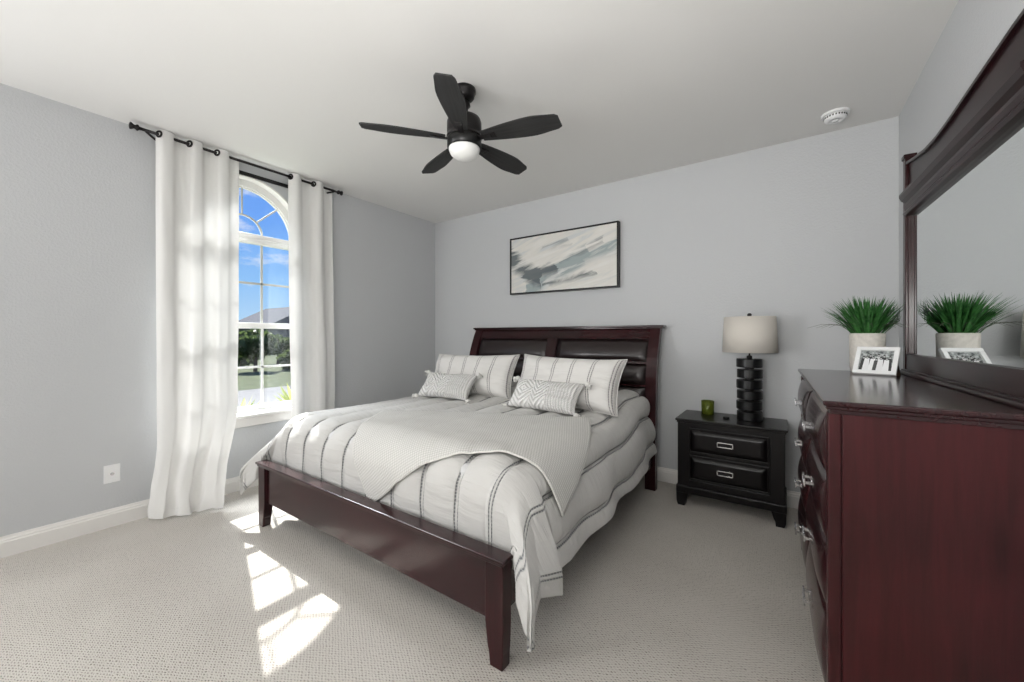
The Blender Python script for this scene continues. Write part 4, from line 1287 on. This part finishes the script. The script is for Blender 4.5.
# ================================================================== OUTSIDE
GZ = -0.35
M_LAWN = simple('lawn_grass', (0.085, 0.105, 0.040), 0.95, noise_amt=0.35, noise_scale=3, bump_s=0.8, bump_scale=60)
M_ROAD = simple('pale_concrete', (0.22, 0.215, 0.20), 0.9, noise_amt=0.08, noise_scale=5)
M_ROOF = simple('grey_shingles', (0.075, 0.08, 0.09), 0.9, noise_amt=0.2, noise_scale=6)
M_BRICK = simple('grey_brick', (0.20, 0.20, 0.21), 0.9, noise_amt=0.15, noise_scale=8)
M_HTRIM = simple('house_trim', (0.28, 0.28, 0.28), 0.7)
M_HGLASS = simple('house_window', (0.03, 0.04, 0.05), 0.15)
M_TREE = leaf_mat('tree_leaf', (0.03, 0.055, 0.022), (0.11, 0.17, 0.07))
M_TREE.node_tree.nodes['Noise Texture'].inputs['Scale'].default_value = 1.5
def leaf_translucent(m, col, f):
    nt = m.node_tree; b = nt.nodes['Principled BSDF']; out = nt.nodes['Material Output']
    t = nd(nt, 'BsdfTranslucent'); t.inputs['Color'].default_value = (*col, 1)
    mx = nd(nt, 'MixShader'); mx.inputs[0].default_value = f
    nt.links.new(b.outputs[0], mx.inputs[1]); nt.links.new(t.outputs[0], mx.inputs[2]); nt.links.new(mx.outputs[0], out.inputs[0])
leaf_translucent(M_TREE, (0.16, 0.22, 0.07), 0.5)
M_BARK = simple('bark', (0.07, 0.055, 0.045), 0.95, bump_s=0.5, bump_scale=20)
M_AGAVE = leaf_mat('agave_leaf', (0.16, 0.22, 0.05), (0.42, 0.42, 0.14))
M_AGAVE.node_tree.nodes['Noise Texture'].inputs['Scale'].default_value = 6

bm = bmesh.new(); box(bm, -90, XL - T - 0.02, -30, 70, GZ - 0.2, GZ)
struct(bm, 'trim_2', M_LAWN, 'front lawn outside the window', 'lawn')
bm = bmesh.new(); box(bm, -13.2, -9.6, -30, 70, GZ, GZ + 0.02)
struct(bm, 'trim_3', M_ROAD, 'pale street beyond the lawn', 'street')
# outer ledge under the window so the wall has a sill outside
def house(name, label, x, y, wy, dx, eave, ridge, gable=True):
    t = thing(name, label, 'house', (x, y, GZ))
    bm = bmesh.new(); box(bm, x - dx, x, y - wy / 2, y + wy / 2, GZ, eave); finish(bm, 'wall', M_BRICK, t)
    bm = bmesh.new()
    prism(bm, [(y - wy / 2 - 0.5, eave - 0.05), (y + wy / 2 + 0.5, eave - 0.05), (y + wy * 0.12, ridge), (y - wy * 0.12, ridge)], 'X', x - dx - 0.4, x + 0.4)
    bmesh.ops.recalc_face_normals(bm, faces=bm.faces); finish(bm, 'roof', M_ROOF, t)
    if gable:
        for gy, gs in ((y - wy * 0.18, 1.0), (y + wy * 0.25, 0.8)):
            bm = bmesh.new()
            prism(bm, [(gy - 1.6 * gs, GZ), (gy + 1.6 * gs, GZ), (gy + 1.6 * gs, eave), (gy, eave + 2.0 * gs), (gy - 1.6 * gs, eave)], 'X', x, x + 1.2)
            bmesh.ops.recalc_face_normals(bm, faces=bm.faces); finish(bm, 'gable', M_BRICK, t)
            bm = bmesh.new()
            tube(bm, [(x + 1.3, gy - 1.9 * gs, eave - 0.3), (x + 1.3, gy, eave + 2.15 * gs), (x + 1.3, gy + 1.9 * gs, eave - 0.3)], 0.10, 4)
            finish(bm, 'gable_trim', M_HTRIM, t)
            bm = bmesh.new(); box(bm, x + 1.2, x + 1.25, gy - 0.55 * gs, gy + 0.55 * gs, GZ + 0.9, GZ + 2.4); finish(bm, 'window', M_HGLASS, t)
    return t
house('house', 'grey-roofed house across the street seen right through the window', -38, 21.5, 10.5, 9, 2.0, 4.3)
house('house', 'grey-roofed house across the street seen left through the window', -44, 10.5, 9.5, 9, 1.9, 3.3)
house('house', 'grey-roofed house farthest right behind the curtain', -39, 34, 12, 9, 2.3, 4.6, False)
def leafy(cx, cy, cz, rx, rz, n, size, seed):
    bm = bmesh.new(); rnd = random.Random(seed)
    for i in range(n):
        a = rnd.uniform(0, 2 * PI); u_ = rnd.uniform(-1, 1); r = rnd.random() ** 0.35
        s = math.sqrt(1 - u_ * u_)
        d = Vector((s * math.cos(a), s * math.sin(a), u_))
        lump = 0.8 + 0.35 * noise.noise((d.x * 2 + seed, d.y * 2, d.z * 2))
        p = Vector((cx + d.x * rx * r * lump, cy + d.y * rx * r * lump, cz + d.z * rz * r * lump))
        rot = Euler((rnd.uniform(0, PI), rnd.uniform(0, PI), rnd.uniform(0, PI))).to_matrix()
        q = [p + rot @ Vector(v) * size * rnd.uniform(.6, 1.3) for v in ((-1, -.5, 0), (0, -.7, .2), (1, 0, 0), (0, .7, .2), (-1, .5, 0))]
        bm.faces.new([bm.verts.new(v) for v in q])
    return bm
def tree(name, label, x, y, h, r, n, seed, trunk=0.09):
    t = thing(name, label, 'tree', (x, y, GZ), 0, 'trees outside the window')
    bm = bmesh.new(); tube(bm, [(x, y, GZ), (x + 0.05, y, GZ + h * 0.3), (x, y + 0.05, GZ + h * 0.6), (x, y, GZ + h * 0.85)], [trunk, trunk * 0.8, trunk * 0.6, trunk * 0.3], 8)
    finish(bm, 'trunk', M_BARK, t, True)
    finish(leafy(x, y, GZ + h * 0.62, r, h * 0.36, n, 0.12, seed), 'crown', M_TREE, t, auto=False)
tree('tree', 'round green tree across the street, left in the window view', -20.0, 8.1, 2.0, 0.95, 2600, 3)
tree('tree', 'green tree across the street, beside the left curtain edge', -21.5, 6.9, 2.3, 0.9, 1500, 4)
tree('tree', 'green tree at the right edge of the window view', -16.5, 8.75, 1.35, 0.75, 2000, 9)
tree('tree', 'low green tree in front of the grey house', -24.0, 10.9, 1.75, 1.1, 1800, 11)
for i_, (x_, y_, rx_) in enumerate(((-24, 8.6, 1.3), (-28, 14.2, 1.4), (-25, 6.4, 1.5), (-19.5, 9.6, 0.7))):
    t = thing('shrub', 'dark green shrub beyond the street, ' + ['between the two left trees', 'right of the low tree', 'farthest left', 'nearest the street'][i_], 'shrub', (x_, y_, GZ), 0, 'shrubs beyond the street')
    finish(leafy(x_, y_, GZ + 0.45, rx_, 0.55, 1500, 0.13, 30 + i_), 'foliage', M_TREE, t, auto=False)
    bm = bmesh.new(); tube(bm, [(x_, y_, GZ), (x_, y_, GZ + 0.5)], 0.05, 6); finish(bm, 'stem', M_BARK, t)
def agave(x, y, z, n, L, seed, label):
    t = thing('agave', label, 'plant', (x, y, GZ), 0, 'spiky plants below the window')
    leaf_translucent(M_AGAVE, (0.5, 0.5, 0.2), 0.45) if n == 26 else None
    bm = bmesh.new(); tube(bm, [(x, y, GZ), (x, y, z)], [0.05, 0.04], 8); finish(bm, 'stem', M_BARK, t, True)
    bm = bmesh.new(); rnd = random.Random(seed)
    for i in range(n):
        a = 2 * PI * i / n * 2.4 + rnd.uniform(-.2, .2); el = rnd.uniform(0.15, 1.25)
        d = Vector((math.cos(a) * math.cos(el), math.sin(a) * math.cos(el), math.sin(el)))
        s = Vector((-math.sin(a), math.cos(a), 0))
        l = L * rnd.uniform(.75, 1.1); c = Vector((x, y, z))
        prev = None
        for k_, (q, w) in enumerate(((0, .018), (.35, .030), (.7, .022), (1, .001))):
            p = c + d * l * q + Vector((0, 0, -0.06 * q * q * l))
            tri = [bm.verts.new(p + s * w), bm.verts.new(p - Vector((0, 0, w * .6))), bm.verts.new(p - s * w)]
            if prev:
                for u_ in range(2): bm.faces.new((prev[u_], prev[u_ + 1], tri[u_ + 1], tri[u_]))
            prev = tri
    finish(bm, 'leaves', M_AGAVE, t, True)
agave(-4.95, 1.86, 0.32, 26, 0.34, 1, 'yellow-green spiky plant outside, left in the lower window pane')
agave(-5.1, 2.52, 0.34, 30, 0.42, 2, 'yellow-green spiky plant outside, right in the lower window pane')
